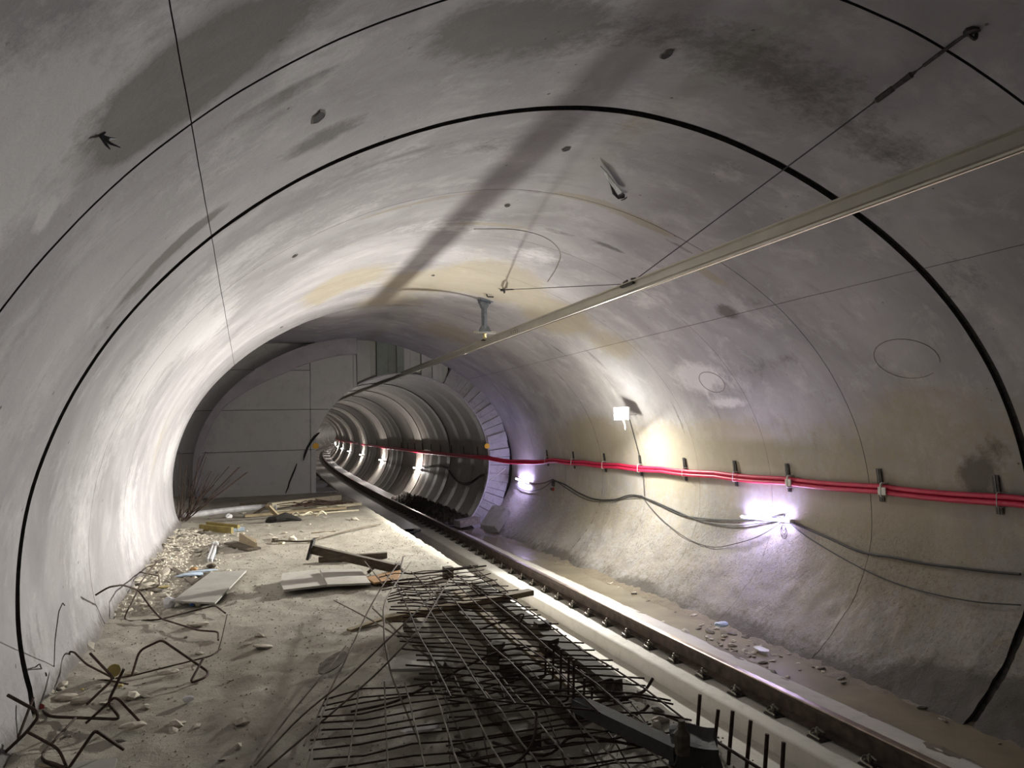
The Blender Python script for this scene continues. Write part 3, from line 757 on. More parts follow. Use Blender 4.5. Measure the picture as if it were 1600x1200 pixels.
# ------------------------------------------------------------------ tube lamps
def tube_lamp(Y, z, L_, m, label, wallfn, tilt=0):
    t = empty('tube_lamp', (0,0,0)); pts = []
    a, na = wallfn(Y - L_/2, z + tilt); b, nb = wallfn(Y + L_/2, z - tilt)
    a1, b1 = a + na*.10, b + nb*.10
    MB().tube([a1, b1], .019, 10).build('tube', m, t)
    MB().bar(a + na*.05, b + nb*.05, .05, .04).build('batten', 'white', t)
    d = (b1 - a1).normalized()
    for q, s in ((a1, -1), (b1, 1)): MB().tube([q + d*s*.02, q + d*s*(-.02)], .025, 10).build('end_cap', 'white', t)
    return tag(t, label, 'lamp')
def main_wall(Y, z): return lin(Y, z)
def bore_wall(Y, z):
    a = math.asin((z - BC.y)/BR); n_ = Vector((-math.cos(a), 0, -math.sin(a)))
    return Vector((BC.x + cx_off(Y), Y, BC.y)) - n_*BR, n_
tube_lamp(9.35, .17, 1.15, 'tube', 'glowing violet-white tube lamp on the right wall below the red cables', main_wall, .04)
tube_lamp(20.0, .10, 1.15, 'tube', 'glowing violet tube lamp on the right wall beside the bulkhead', main_wall, -.02)
far_lb = ['first glowing tube lamp inside the narrow bore', 'second glowing tube lamp inside the bore', 'third glowing tube lamp inside the bore', 'fourth glowing tube lamp inside the bore']
for i in range(20):
    Y = 30.8 + 10*i
    o = tube_lamp(Y, .02, 1.15, 'tubew', far_lb[i] if i < 4 else 'tiny glowing tube lamp far down the curving bore', bore_wall)
    if i >= 4: o['group'] = 'far tube lamps down the bore'

# ------------------------------------------------------------------ floodlight
t = empty('floodlight', FLOOD)
Rm = Matrix.Rotation(math.radians(33), 3, 'Z')
b_ = MB(); b_.box((.05, 0, 0), (.06, .34, .26), Rm); b_.build('housing', 'white', t)
b_ = MB(); v = Rm @ Vector((-1, 0, 0)); b_.box(Vector((.05,0,0)) + v*.036, (.012, .30, .22), Rm); b_.build('lens', 'lens', t)
b_ = MB()
for i in range(6): b_.box(Vector((.05,0,0)) - v*.045 + Rm @ Vector((0, -.13+.052*i, 0)), (.03, .008, .22), Rm)
b_.build('heat_fin', 'white', t)
wp, wn = lin(FLOOD.y, FLOOD.z, True, 0)
MB().bar((.08, 0, -.05), (wp.x - FLOOD.x, 0, -.02), .025, .025).build('mounting_arm', 'white', t)
MB().tube(catmull([(.06,-.06,-.12),(.08,-.08,-.26),(.10,-.03,-.34),(.12,.03,-.24),(.08,.05,-.12)]), .008, 6).build('cable_loop', 'tie', t)
tag(t, 'dazzling white floodlight fixed high on the right wall above the red cables', 'lamp')
pts = [on_lining(x, y, .02)[0] for x, y in ((984,652),(990,675),(998,705),(1005,735),(1008,775))]
tag(MB().tube(catmull(pts), .008, 6).build('lamp_cable', 'black'), 'thin dark cable dropping from the floodlight to the black cables', 'cable')

# ------------------------------------------------------------------ black festoon cables
def wall_cable(pix, r, label, off=.03, grp=None, m='black'):
    pts = [on_lining(x, y, off)[0] for x, y in pix]
    return tag(MB().tube(catmull(pts, 6), r, 6).build('black_cable', m), label, 'cable', grp)
HK = (1230, 812)
wall_cable([HK,(1290,838),(1345,862),(1400,872),(1450,882),(1500,888),(1550,894),(1598,898)], .016, 'thick black cable sagging right from the near tube lamp')
wall_cable([HK,(1262,838),(1300,862),(1350,890),(1400,912),(1460,930),(1530,943),(1598,947)], .008, 'thin black cable sagging lowest at right of the near tube lamp')
wall_cable([HK,(1190,818),(1140,822),(1090,812),(1050,795),(1020,782),(1003,776)], .012, 'black cable hanging just under the near tube lamp, leftward')
wall_cable([(1228,806),(1180,812),(1120,812),(1070,806),(1035,790),(1003,775)], .014, 'black cable behind the near tube lamp, leftward')
wall_cable([HK,(1190,838),(1150,852),(1115,856),(1080,845),(1045,820),(1020,795),(1007,778)], .007, 'thin black cable looping lowest between floodlight drop and tube lamp')
wall_cable([(1003,775),(985,774),(960,781),(930,780),(905,770),(885,758),(866,750)], .014, 'black cable from the floodlight drop to the junction box, upper strand')
wall_cable([(1003,777),(980,778),(955,784),(925,783),(900,772),(868,750)], .008, 'black cable from the floodlight drop to the junction box, lower strand')
wall_cable([(866,749),(850,755),(835,756),(822,755)], .012, 'short black cable from junction box to the violet lamp by the bulkhead')
wall_cable([(866,750),(850,763),(830,768),(815,764),(808,758)], .008, 'thin black cable under the violet lamp by the bulkhead')
pl = [Vector((BC.x + cx_off(Y) + (BR-.03)*math.cos(math.asin((z-BC.y)/BR)), Y, z)) for Y, z in ((YB+.2,.28),(21.9,.22),(22.8,-.05),(23.8,-.12),(24.8,0),(26.2,.3),(28,.28),(30.3,.1))]
tag(MB().tube(catmull(pl), .018, 6).build('black_cable', 'black'), 'black cable sagging along the wall just inside the bore', 'cable')
pl = [p - Vector((0,0,.05)) for p in pl]
tag(MB().tube(catmull(pl), .012, 6).build('black_cable', 'black'), 'lower black cable of the two just inside the bore', 'cable')
p, nn = on_lining(1228, 828, .04)
for k, (r, dz) in enumerate(((.07, 0), (.10, -.04), (.05, .03))):
    pts = [p + Vector((0, r*.7*math.cos(a), dz + r*math.sin(a))) for a in [i*math.pi/8 for i in range(17)]]
    tag(MB().tube(pts, .005, 5, False).build('cable_coil', 'black'), 'small coil of spare cable hanging at the near tube lamp hook', 'cable', 'coils at the lamp hook')
p, nn = on_lining(867, 752, .05)
t = empty('junction_box', p); MB().box((0,0,-.06), (.06,.10,.14)).build('body', 'iron', t); MB().tube([(-.03,-.02,-.22),(.02,-.02,-.22)], .05, 8).build('red_plug', 'redcloth', t); MB().tube([(-.03,.10,-.22),(.02,.10,-.22)], .035, 8).build('black_plug', 'black', t)
MB().tube([(0,-.02,-.13),(0,-.02,-.20)], .008, 5).build('lead', 'black', t)
tag(t, 'small junction box with a red plug hanging on the black cables', 'junction box')

# ------------------------------------------------------------------ ceiling details
for px, py, r, lb in ((497,182,.07,'jagged dark anchor hole in the upper left ceiling left of the wide joint'),(885,232,.055,'dark anchor hole in the ceiling just beyond the top of the wide joint'),(461,399,.05,'dark anchor hole on the upper left past the wide joint'),
                      (793,321,.05,'small oval anchor hole near the crown'),(1042,84,.06,'dark oval hole in the near ceiling, right of centre'),(440,511,.05,'dark notch hole in the bright left shoulder'),(677,430,.045,'small hole at the edge of the brown crown stain')):
    p, nn = on_lining(px, py, .0); t = empty('anchor_hole', p); z = -nn; x = Vector((0,1,0)); y = z.cross(x)
    k = 14; rr = [r*(1 + .35*fbm((px + i*.9, 1, 1))) for i in range(k)]
    ring = lambda q, d: [(x*math.cos(2*math.pi*i/k)*rr[i]*q + y*math.sin(2*math.pi*i/k)*rr[i]*q*.6) + nn*d for i in range(k)]
    vs = ring(1.25, .002) + ring(1.0, .009) + ring(.92, .004)
    fs = [(a*k+i, a*k+(i+1) % k, (a+1)*k+(i+1) % k, (a+1)*k+i) for a in range(2) for i in range(k)]
    mesh('rim', vs, fs, 'chipd', t); mesh('dark_disc', ring(.93, .006), [tuple(range(k))], 'dark', t)  # flat disc without depth; the hole's inner shade is in its dark colour
    tag(t, lb, 'hole')
# strip of bent steel hanging at the crown
p0, nn = on_lining(938, 254, .02); p1, n1 = on_lining(972, 300, .02)
t = empty('steel_strap', p0); d = p1 - p0; up = nn
b_ = MB(); sd = d.normalized().cross(nn)
b_.add([nn*.01, d*.5 - sd*.03 + nn*.03, d*.5 + sd*.025 + nn*.02, d - sd*.035 + nn*.015, d + sd*.05 + nn*.03, d*.8 + sd*.06 + nn*.06, d*.2 - sd*.02 + nn*.015, d*.2 + sd*.02 + nn*.015,
        d*1.02 - sd*.03 + nn*.05, d*1.02 + sd*.05 + nn*.05], [(0,6,7),(6,1,2,7),(1,3,4,2),(3,8,9,4),(2,4,9,5)])
o = b_.build('strap', 'iron', t); sm = o.modifiers.new('thick', 'SOLIDIFY'); sm.thickness = .008
MB().tube(arcpts([d*1.12 + nn*.01 - sd*.03, d*1.15 + nn*.02, d*1.2 + nn*.01 + sd*.05], .01), .008, 5).build('bolt', 'iron', t)
tag(t, 'bent grey steel strap hanging from the ceiling right of the crown', 'strap')
p0, nn = on_lining(760, 460, .0)
o = MB().tube(arcpts([p0, p0 + nn*.05 + Vector((.03,0,0)), p0 + nn*.06 + Vector((.14,-.05,0))], .02), .014, 5).build('ceiling_hook', 'iron'); tag(o, 'small dark hook in the crown just above the drop bracket', 'hook')
p0, nn = on_lining(157, 212, .0)
b_ = MB()
for k, (du, dz) in enumerate(((.10,.02),(.06,-.05),(.13,-.02),(.02,.06))): b_.tube([p0, p0 + nn*.012 + Vector((du*.15, du*.2, dz*.4)), p0 + nn*.006 + Vector((du*.4, du*.4, dz*.7))], [.007,.006,.002], 5)
tag(b_.build('wire_tuft', 'steel'), 'small tuft of bent wire sticking out of the upper left ceiling', 'wire')
# cast rings in the wall: grout lines in round and arc shape
def groove(pts, r, label, nm='cast_circle'):
    return tag(MB().tube(pts, r, 5, False).build(nm, 'chipd'), label, 'casting mark')
Yc, s0_, pc, nc = T(1112, 597)
groove([lining_pt(Yc + .30*math.cos(a), s0_ + .21*math.sin(a))[0] - nc*.001 for a in [i*math.pi/16 for i in range(33)]], .005, 'thin raised circle cast into the right wall above the floodlight level')
Yc, s0_, pc, nc = T(1415, 560)
groove([lining_pt(Yc + .42*math.cos(a), s0_ + .28*math.sin(a))[0] - nc*.001 for a in [-2.2 + i*math.pi/16 for i in range(30)]], .005, 'partial cast circle on the right wall left of the wide joint')
groove([on_lining(x, y, 0)[0] for x, y in catmull([Vector((x,y,0)) for x, y in ((800,358),(840,366),(865,380),(876,398),(870,418),(856,440))], 4) for x, y in ((x, y),)] if False else [on_lining(v.x, v.y, 0)[0] for v in catmull([Vector((x,y,0)) for x, y in ((740,358),(800,358),(840,366),(865,380),(876,398),(870,418),(856,440))], 4)], .007, 'curved casting arc around the pale patch at the crown', 'cast_arc')
for py, px in ((697, 494), (697, 762)):
    p = Yp(px, py, YB-.30); p.y = YB - .18 if px < 600 else YB - .22
    tag(MB().tube([p, p + Vector((0,-.02,0))], .085, 14).build('yellow_marker', 'yellow'), 'small round yellow marker on the ' + ('bulkhead edge left of the bore' if px < 600 else 'ring blocks right of the bore'), 'marker')

# ------------------------------------------------------------------ rubbish and reinforcement on the platform
def bent(name, pts, r, label, m='rebar', grp=None, cat='rebar', rnd=.05):
    return tag(MB().tube(arcpts(pts, rnd, 4), r, 7).build(name, m), label, cat, grp)
def gp(*a): return [G(x, y, z) for x, y, z in a]
bent('bent_rebar', gp((-8,1190,.05),(42,1144,.16),(60,1120,.22),(56,1110,.26),(12,1086,.34)), .009, 'bent rusty bar poking up at the bottom left corner')
bent('bent_rebar', gp((52,1090,.22),(20,1175,.02),(85,1193,.02),(104,1200,.02)), .008, 'rusty stirrup bar lying open at the bottom left corner')
bent('bent_rebar', gp((42,1143,.14),(92,1170,.10),(104,1198,.02)), .008, 'short crooked rusty bar crossing the corner stirrup')
bent('bent_rebar', gp((118,1122,.05),(64,1180,.03),(68,1188,.03),(106,1205,.02)), .008, 'rusty bar with a hooked end, foremost at left')
bent('bent_rebar', gp((60,1108,.03),(80,1120,.04),(190,1124,.04),(170,1100,.12),(172,1090,.16),(193,1046,.34)), .009, 'rusty bar bent into an open triangle near the left wall')
bent('bent_rebar', gp((178,1090,.14),(134,1130,.02)), .008, 'straight short rusty bar leaning under the triangle bar')
bent('bent_rebar', gp((172,1092,.14),(183,1090,.16),(218,1127,.02)), .008, 'rusty hook bar falling to the right of the triangle bar')
bent('bent_rebar', gp((104,1205,.02),(146,1144,.16),(152,1143,.17),(193,1171,.02)), .009, 'rusty inverted V bar at the bottom left')
bent('bent_rebar', gp((141,1021,.22),(178,1060,.10),(136,1100,.02)), .009, 'rusty elbow bar under the pale disc')
bent('bent_rebar', gp((108,1034,.05),(109,1018,.18),(116,1019,.18),(135,1038,.12),(178,1060,.06)), .007, 'thin wavy bar starting at the left wall foot')
bent('bent_rebar', gp((113,1040,.02),(122,1056,.02),(140,1064,.02),(164,1062,.02),(200,1069,.02)), .006, 'thin dark wire curling on the ground under the wavy bar')
bent('bent_rebar', gp((206,1056,.02),(218,1016,.16),(250,1001,.22),(256,1002,.22),(326,1050,.03),(322,1058,.02),(296,1068,.02),(318,1028,.12)), .009, 'large rusty gable shaped bar in the left middle')
bent('bent_rebar', gp((180,1060,.02),(206,1056,.02),(330,1025,.03),(345,1014,.04)), .006, 'long thin rod lying behind the gable shaped bar')
bent('bent_rebar', gp((149,930,.40),(170,917,.46),(192,914,.44),(216,922,.30),(236,950,.10),(252,967,.04),(310,985,.04),(341,987,.04),(341,1000,.02)), .008, 'long rusty bar arching out from the left wall')
bent('bent_rebar', gp((254,870,.03),(236,888,.12),(220,910,.22),(214,925,.20),(204,946,.12),(200,952,.1),(194,966,.03),(200,971,.02),(250,968,.02),(300,955,.02),(336,946,.04),(352,958,.03)), .008, 'rusty bar looping down beside the left wall')
bent('bent_rebar', gp((213,893,.10),(248,900,.14),(249,913,.10),(246,917,.08),(218,922,.03),(213,908,.03),(213,895,.10)), .006, 'small closed stirrup loop at the left wall foot', rnd=.02)
bent('thin_wire', gp((355,960,.30),(346,1000,.15),(341,1016,.02)), .004, 'pale thin wire standing by the gable bar', 'rebar_light', None, 'wire')
bent('thin_wire', gp((39,1076,.10),(52,1045,.25),(62,1037,.34),(66,1048,.2),(73,1052,.2),(70,1080,.02)), .004, 'thin wire loop against the left wall foot', 'rebar', None, 'wire')
bent('thin_wire', gp((84,1060,.03),(86,1000,.45),(92,955,.72),(98,942,.80),(101,946,.78)), .003, 'thin wire standing up against the left wall', 'rebar', None, 'wire')
for i in range(26):
    a = Vector((-1.35 + .25*random.random(), 15.6 + .6*random.random(), .02)); h = random.uniform(.7, 1.6); lean = random.uniform(-.15, 1.05)
    b = a + Vector((lean*h*.8, random.uniform(-.2, .5), h*(1 - .35*abs(lean))))
    tag(MB().tube([a, a.lerp(b, .5) + Vector((.03*random.random(), 0, .02)), b], .008, 5).build('starter_bar', 'rebar'), 'thin dark bar in the bundle sprouting behind the left wall edge', 'rebar', 'bar bundle behind the left wall edge')

# rebar mats
def mat_grid(name, label, c, z, n_long, n_cross, r, seed, hang=.0, ext=.12, m1='rebar', m2='rebar', wav=.03):
    rnd = random.Random(seed); P = [G(x, y, zz) for (x, y), zz in zip(c, z)]   # far left, far right, near right, near left
    t = empty(name, (P[0]+P[1]+P[2]+P[3])/4); off = t.location.copy()
    def pt(u, v): return P[0].lerp(P[1], u).lerp(P[3].lerp(P[2], u), v)
    def w(u, v): return Vector((0, 0, wav*fbm((u*4+seed, v*4, 1))))
    for j in range(n_cross):
        v = (j + .12*rnd.uniform(-1, 1))/(n_cross-1); du = ext*rnd.uniform(.2, 1)/2; q = rnd.uniform(-.012, .012)
        pts = [pt(-du + (1+2*du)*i/7, v + q*i/7) + w(-du + (1+2*du)*i/7, v) - off for i in range(8)]
        MB().tube(pts, r, 5).build('cross_bar', m1, t)
    for j in range(n_long):
        u = (j + .2*rnd.uniform(-1, 1))/(n_long-1); q = rnd.uniform(-.02, .02)
        pts = [pt(u + q*i/9, -.02 + 1.04*i/9) + w(u, -.02 + 1.04*i/9) + Vector((0,0,2*r)) - off for i in range(10)]
        MB().tube(pts, r, 5).build('long_bar', m2, t)
    return tag(t, label, 'rebar mat')
mat_grid('rebar_mat', 'large rusty rebar mat tilted over timbers at the platform edge', [(610,908),(742,900),(1052,1118),(690,1085)], [.30,.26,.20,.30], 7, 27, .0058, 3, ext=.25)
mat_grid('rebar_mat', 'second rusty rebar mat spread at the bottom of the picture', [(520,1088),(880,1030),(1120,1215),(470,1290)], [.12,.16,.14,.10], 11, 15, .0052, 5, m2='rebar_light', ext=.08)
mat_grid('rebar_mat', 'third, tangled rebar mat lying deepest at the bottom centre', [(700,1060),(940,1050),(1080,1235),(720,1290)], [.05,.06,.05,.05], 7, 10, .005, 9, ext=.2, wav=.05)
mat_grid('rebar_mat', 'narrow rebar strip at the far end of the large mat', [(600,900),(740,884),(800,925),(640,940)], [.36,.30,.28,.36], 4, 6, .005, 11, ext=.15, wav=.03)
# long loose rods over the mats
for k, (pts, lb, m) in enumerate([
    ([(624,878,.42),(600,912,.36),(575,955,.28),(545,1020,.18),(515,1080,.08),(500,1110,.03),(475,1165,.02)], 'long pale rod leaning from the wooden boards down to the left, leftmost', 'rebar_light'),
    ([(642,878,.42),(604,935,.40),(600,975,.36),(602,1010,.30),(612,1055,.20),(630,1100,.12),(656,1162,.05)], 'long pale rod curving down over the lower mat', 'rebar_light'),
    ([(398,1196,.02),(470,1120,.10),(540,1062,.20),(600,1005,.32),(640,966,.40),(690,915,.46)], 'long pale rod crossing from bottom left to the large mat', 'rebar_light'),
    ([(418,1200,.02),(500,1130,.10),(580,1060,.20),(626,1014,.32),(660,975,.38),(702,905,.46)], 'second long pale rod crossing from bottom left to the large mat', 'rebar_light'),
    ([(392,1198,.01),(450,1120,.05),(500,1060,.08),(540,1010,.10)], 'thin rod running from the bottom edge up to the oval plate', 'rebar_light'),
    ([(522,938,.10),(575,966,.20),(630,1000,.28),(676,1030,.22),(700,1050,.15)], 'rod falling right across the crossing pair', 'rebar_light'),
    ([(570,877,.34),(600,915,.34)], 'short rod end standing by the cement boards', 'rebar_light'),
    ([(582,950,.30),(630,995,.26),(660,1020,.22),(695,1049,.12)], 'slightly bent rod parallel to the falling one', 'rebar_light'),
    ([(548,1112,.05),(620,1095,.08),(690,1060,.14),(775,1020,.2),(830,1010,.2)], 'dark rod lying across both rebar mats', 'rebar'),
    ([(630,870,.32),(628,892,.30),(660,896,.30),(760,884,.30),(690,892,.32)], 'dark doubled bar on the far end of the mat', 'rebar'),
    ([(670,1030,.22),(690,1080,.15),(712,1130,.08),(740,1195,.03)], 'pale rod dropping steeply over the lower mat', 'rebar_light'),
    ([(1040,1118,.12),(1080,1135,.12),(1130,1165,.12),(1240,1235,.12)], 'dark edge bar running out at the bottom right of the platform', 'rebar'),
    ([(770,1160,.05),(850,1180,.1),(900,1150,.12),(1000,1165,.1),(1040,1158,.1)], 'twisted dark bar at the bottom centre', 'rebar'),
    ([(700,1175,.04),(720,1180,.04),(790,1198,.04),(830,1165,.2),(838,1120,.28),(836,1112,.3)], 'dark bar with a raised end at the bottom centre', 'rebar'),
    ([(745,985,.2),(800,965,.22),(818,960,.3),(812,978,.2),(828,990,.16)], 'thin curl of tie wire on the large mat', 'rebar')]):
    tag(MB().tube(catmull(gp(*pts), 5), .006 if m == 'rebar_light' else .008, 6).build('loose_rod', m), lb, 'rod')
for k, (x, y, h) in enumerate(((852,1058,30),(864,1064,36),(876,1080,40),(888,1094,40),(896,1104,42),(912,1090,18),(924,1098,14))):
    a, b_2 = G(x-16, y+3, .14), G(x, y, .15); top = b_2 + Vector((.01, 0, h*.0062))
    tag(MB().tube(arcpts([a, b_2, top], .05), .008, 6).build('hooked_bar', 'rebar'), 'upturned hooked bar end in the row at the mat edge', 'rebar', 'hooked bar ends at the mat edge')
for k, (x, y, h, dx) in enumerate(((1089,1150,.22,.03),(1117,1157,.16,.03),(1138,1195,.26,.04),(1166,1205,.24,.04),(1194,1222,.22,.03),(1220,1245,.24,.03))):
    a = G(x, y, .02)
    tag(MB().tube([a, a + Vector((dx, 0, h))], .010, 6).build('starter_bar', 'rebar'), ['tallest upright starter bar, nearest the concrete block', 'short upright starter bar beside the concrete block', 'upright starter bar third along the platform edge', 'upright starter bar fourth along the platform edge', 'upright starter bar fifth along the platform edge', 'last upright starter bar at the bottom edge'][k], 'rebar')
bent('angled_bar', gp((960,1098,.14),(1008,1080,.16),(1020,1060,.24)), .009, 'rusty bar with a raised kink at the right side of the large mat')
bent('angled_bar', gp((985,1118,.12),(1004,1112,.14),(1013,1103,.2)), .009, 'short kinked bar end beyond the dark concrete beam')
bent('angled_bar', gp((925,1100,.16),(955,1092,.16),(960,1060,.2),(900,1075,.2)), .008, 'rusty bar folded back at the right side of the large mat')

# timbers under and around the mats
def plank(px0, px1, w, h, label, m='wood', name='timber', z=None, cat='timber', up=(0,0,1)):
    a, b = G(*px0), G(*px1)
    return tag(MB().bar(a, b, w, h, up).build(name, m), label, cat)
plank((600,968,.10),(830,925,.12), .10, .05, 'long brown timber lying across under the large rebar mat', 'wood')
plank((690,930,.05),(905,1120,.05), .12, .10, 'dark timber running lengthwise under the middle of the large mat', 'woodd')
plank((745,915,.05),(960,1075,.05), .12, .10, 'dark timber running lengthwise under the right side of the large mat', 'woodd')
plank((640,975,.05),(830,1160,.05), .12, .08, 'dark timber running lengthwise under the left side of the large mat', 'woodd')
plank((715,925,.06),(930,1100,.06), .09, .03, 'pale dusty plank between the dark timbers under the mat', 'wood')
plank((545,985,.02),(603,965,.04), .06, .02, 'short timber offcut left of the brown timber', 'wood')
for k, (x, y) in enumerate(((848,985),(858,1012),(775,1020),(792,1050),(700,895))):
    p = G(x, y, .06); tag(MB().box(p, (.12, .10, .14), Matrix.Rotation(.4*k, 3, 'Z')).build('timber_block', 'woodd'), 'dark wooden spacer block propping the rebar mat', 'block', 'spacer blocks under the large mat')
# curled plywood piece with a black underside
pts = [(598,1040),(620,1030),(655,1020),(690,1022),(700,1032),(690,1046),(650,1050),(610,1050)]
vs = [G(x, y, .09 + .03*math.sin(i)) for i, (x, y) in enumerate(pts)]
o = mesh('plywood_offcut', vs, [tuple(range(8))], 'board'); sm = o.modifiers.new('thick', 'SOLIDIFY'); sm.thickness = .02
tag(o, 'pale curled plywood offcut with a shadowed broken edge left of the mat', 'board')
vs = [G(x, y, .04) for x, y in ((572,905),(604,897),(626,893),(622,908),(585,913))]
o = mesh('orange_board', vs, [tuple(range(5))], 'orange'); sm = o.modifiers.new('thick', 'SOLIDIFY'); sm.thickness = .02; tag(o, 'small orange plywood scrap beside the cement boards', 'board')
# oval plate
p = G(520, 1034, .06); ov_ = [p + Vector((.075*math.cos(a), .19*math.sin(a), .02*math.sin(a))) for a in [i*math.pi/10 for i in range(20)]]
Rz = Matrix.Rotation(-.55, 3, 'Z'); ov_ = [p + Rz @ (v - p) for v in ov_]
o = mesh('oval_plate', ov_, [tuple(range(20))], 'chipd'); sm = o.modifiers.new('thick', 'SOLIDIFY'); sm.thickness = .008; tag(o, 'flat dull oval plate at the foot of the leaning rods', 'plate')

# flat boards
def flat(pix, z, th, m, name, label, cat='board'):
    vs = [G(x, y, zz) for (x, y), zz in zip(pix, z if isinstance(z, (list, tuple)) else [z]*len(pix))]
    o = mesh(name, vs, [tuple(range(len(vs)))], m); o.modifiers.new('t', 'SOLIDIFY').thickness = th; o.modifiers['t'].offset = 0
    return tag(o, label, cat)
flat([(269,940),(329,895),(385,892),(336,943)], [.07,.03,.03,.06], .018, 'sheet', 'grey_board', 'large thin grey board lying aslant left of centre')
flat([(441,897),(496,891),(512,915),(443,923),(438,911)], [.08,.05,.05,.06,.06], .022, 'board', 'cement_board', 'left one of two pale cement boards in the middle of the platform')
flat([(500,891),(563,890),(579,912),(512,915)], [.09,.05,.05,.07], .022, 'board', 'cement_board', 'right one of two pale cement boards, overlapping its neighbour')
flat([(265,888),(272,886),(312,912),(303,915)], .02, .01, 'woodd', 'thin_batten', 'thin dark batten sticking out left from under the grey board', 'batten')
flat([(302,912),(310,914),(332,895),(326,893)], .025, .01, 'woodd', 'thin_batten', 'thin dark batten along the upper edge of the grey board', 'batten')
# T post lying with a plate on its end
a, b = G(488, 858, .34), G(617, 888, .07); t = empty('steel_post', b)
MB().bar(a - b, (0,0,0), .10, .10).build('shaft', 'woodd', t); MB().bar(a - b - (b-a).normalized()*.03, a - b + (b-a).normalized()*.0, .20, .24).build('end_plate', 'iron', t)
MB().bar(Vector((0,0,0)), (b-a).normalized()*.06, .12, .12).build('end_collar', 'iron', t)
tag(t, 'brown steel post lying propped up with a square plate on its raised end', 'post')
plank((498,874,.04),(605,867,.05), .09, .07, 'straight brown bar lying under the propped post', 'woodd', 'timber')
p = G(600, 892, .02); MBx = MB(); MBx.tube([p + Vector((-.2,-.02,0)), p + Vector((-.05,.03,.10)), p + Vector((.12,0,.03)), p + Vector((.22,-.05,0))], .02, 6)
tag(MBx.build('broken_stick', 'woodd'), 'small dark broken stick at the low end of the post', 'stick')
# thin long sticks
tag(MB().tube(catmull(gp((425,846,.02),(440,845,.05),(465,846,.03),(488,845,.03),(500,841,.03),(540,830,.05),(570,823,.05),(594,819,.03)), 4), .014, 5).build('long_stick', 'woodd'), 'long crooked dark stick lying across the platform', 'stick')
plank((486,833,.01),(524,830,.01), .025, .02, 'short thin stick above the long crooked one', 'wood', 'stick', cat='stick')
for k, (x, y) in enumerate(((494,841),(440,848),(430,843))):
    tag(MB().box(G(x, y, .02), (.10,.06,.04), Matrix.Rotation(k, 3, 'Z')).build('wood_chip', 'woodp' if k < 2 else 'woodd'), 'small splintered wood chip by the crooked stick', 'wood chip', 'chips by the crooked stick')
# timber pile near the bulkhead
plank((421,790,.10),(530,777,.08), .16, .12, 'pale squared timber at the back of the pile by the bulkhead', 'woodp')
plank((430,800,.04),(562,787,.04), .20, .06, 'long pale timber in front of the bulkhead pile', 'woodp')
plank((382,806,.04),(540,793,.06), .18, .05, 'brown board under the pile by the bulkhead', 'wood')
plank((398,803,.05),(418,791,.22), .12, .03, 'dark leaning board at the left end of the pile', 'woodd')
plank((418,790,.30),(434,806,.05), .10, .04, 'pale board leaning down in front of the pile', 'wood')
plank((440,806,.03),(560,797,.02), .06, .03, 'thin pale lath at the front of the pile', 'woodp')
plank((375,789,.04),(420,786,.04), .10, .06, 'short dark timber left of the pale squared timber', 'woodd')
p = G(436, 812, .05); b_ = MB(); b_.tube([p + Vector((-.25,0,-.03)), p + Vector((-.18,.02,.0)), p + Vector((-.05,-.03,.03)), p + Vector((.12,.02,.05)), p + Vector((.25,0,.02)), p + Vector((.42,0,-.03))], [.02,.07,.06,.09,.06,.02], 9)
tag(b_.build('dark_sack', 'dark'), 'dark crumpled sack lying before the timber pile', 'sack')
tag(MB().tube(catmull([p + Vector((.2+.1*i, .05*math.sin(i*2), .12*abs(math.sin(i*1.3)))) for i in range(8)], 3), .02, 5).build('pale_strap', 'woodp'), 'pale curled strap on the thin lath', 'strap')
b_ = MB()
rr = random.Random(4)
for k in range(26):
    q = G(470 + 45*rr.random(), 786 + 4*rr.random(), .14); b_.tube([q, q + Vector((rr.uniform(-.4,.4), rr.uniform(-.2,.2), rr.uniform(0,.12))), q + Vector((rr.uniform(-.6,.6), rr.uniform(-.2,.2), 0))], .010, 4)
tag(b_.build('wire_tangle', 'rebar'), 'dark tangle of wire heaped on the timber pile', 'wire', kind='stuff')
# pale pipe
tag(MB().tube(catmull(gp((281,808,.06),(320,802,.06),(360,797,.06),(400,793,.06),(432,792,.06)), 4), .065, 12).build('pale_pipe', 'pipe'), 'long pale grey pipe lying before the bulkhead', 'pipe')
# ochre channel beams
t = empty('channel_beam', G(345, 826, .02)); o0 = t.location
for pa, pb in (((313,824,.05),(363,829,.05)), ((324,820,.06),(373,825,.06))): MB().bar(G(*pa)-o0, G(*pb)-o0, .05, .11).build('flange', 'ochre', t)
MB().bar(G(319,823,.02)-o0, G(368,828,.02)-o0, .16, .02).build('web', 'ochre', t)
MB().box(G(373,827,.03)-o0, (.20,.14,.05)).build('blue_wrap', 'ltblue', t)
tag(t, 'ochre channel shaped formwork beam with a blue end, near the left wall', 'beam')
# broken box
t = empty('broken_crate', G(382, 852, 0)); o0 = t.location
MB().bar(G(375,840,.12)-o0, G(400,856,.04)-o0, .03, .16).build('side', 'wood', t); MB().bar(G(360,848,.04)-o0, G(398,858,.03)-o0, .20, .03).build('bottom', 'woodd', t); MB().bar(G(378,837,.10)-o0, G(398,845,.06)-o0, .05, .04).build('rim', 'wood', t)
tag(t, 'broken brown wooden crate right of the rubble strip', 'crate')
t = empty('metal_profile', G(335, 862, 0)); o0 = t.location
for s in (0, 5): MB().bar(G(340-s, 848, .04)-o0, G(331-s-1, 876, .04)-o0, .025, .05).build('flange', 'white', t)
MB().bar(G(337, 848, .02)-o0, G(328, 876, .02)-o0, .10, .012).build('web', 'galv', t)
tag(t, 'shiny metal stud profile lying end-on near the rubble', 'profile')
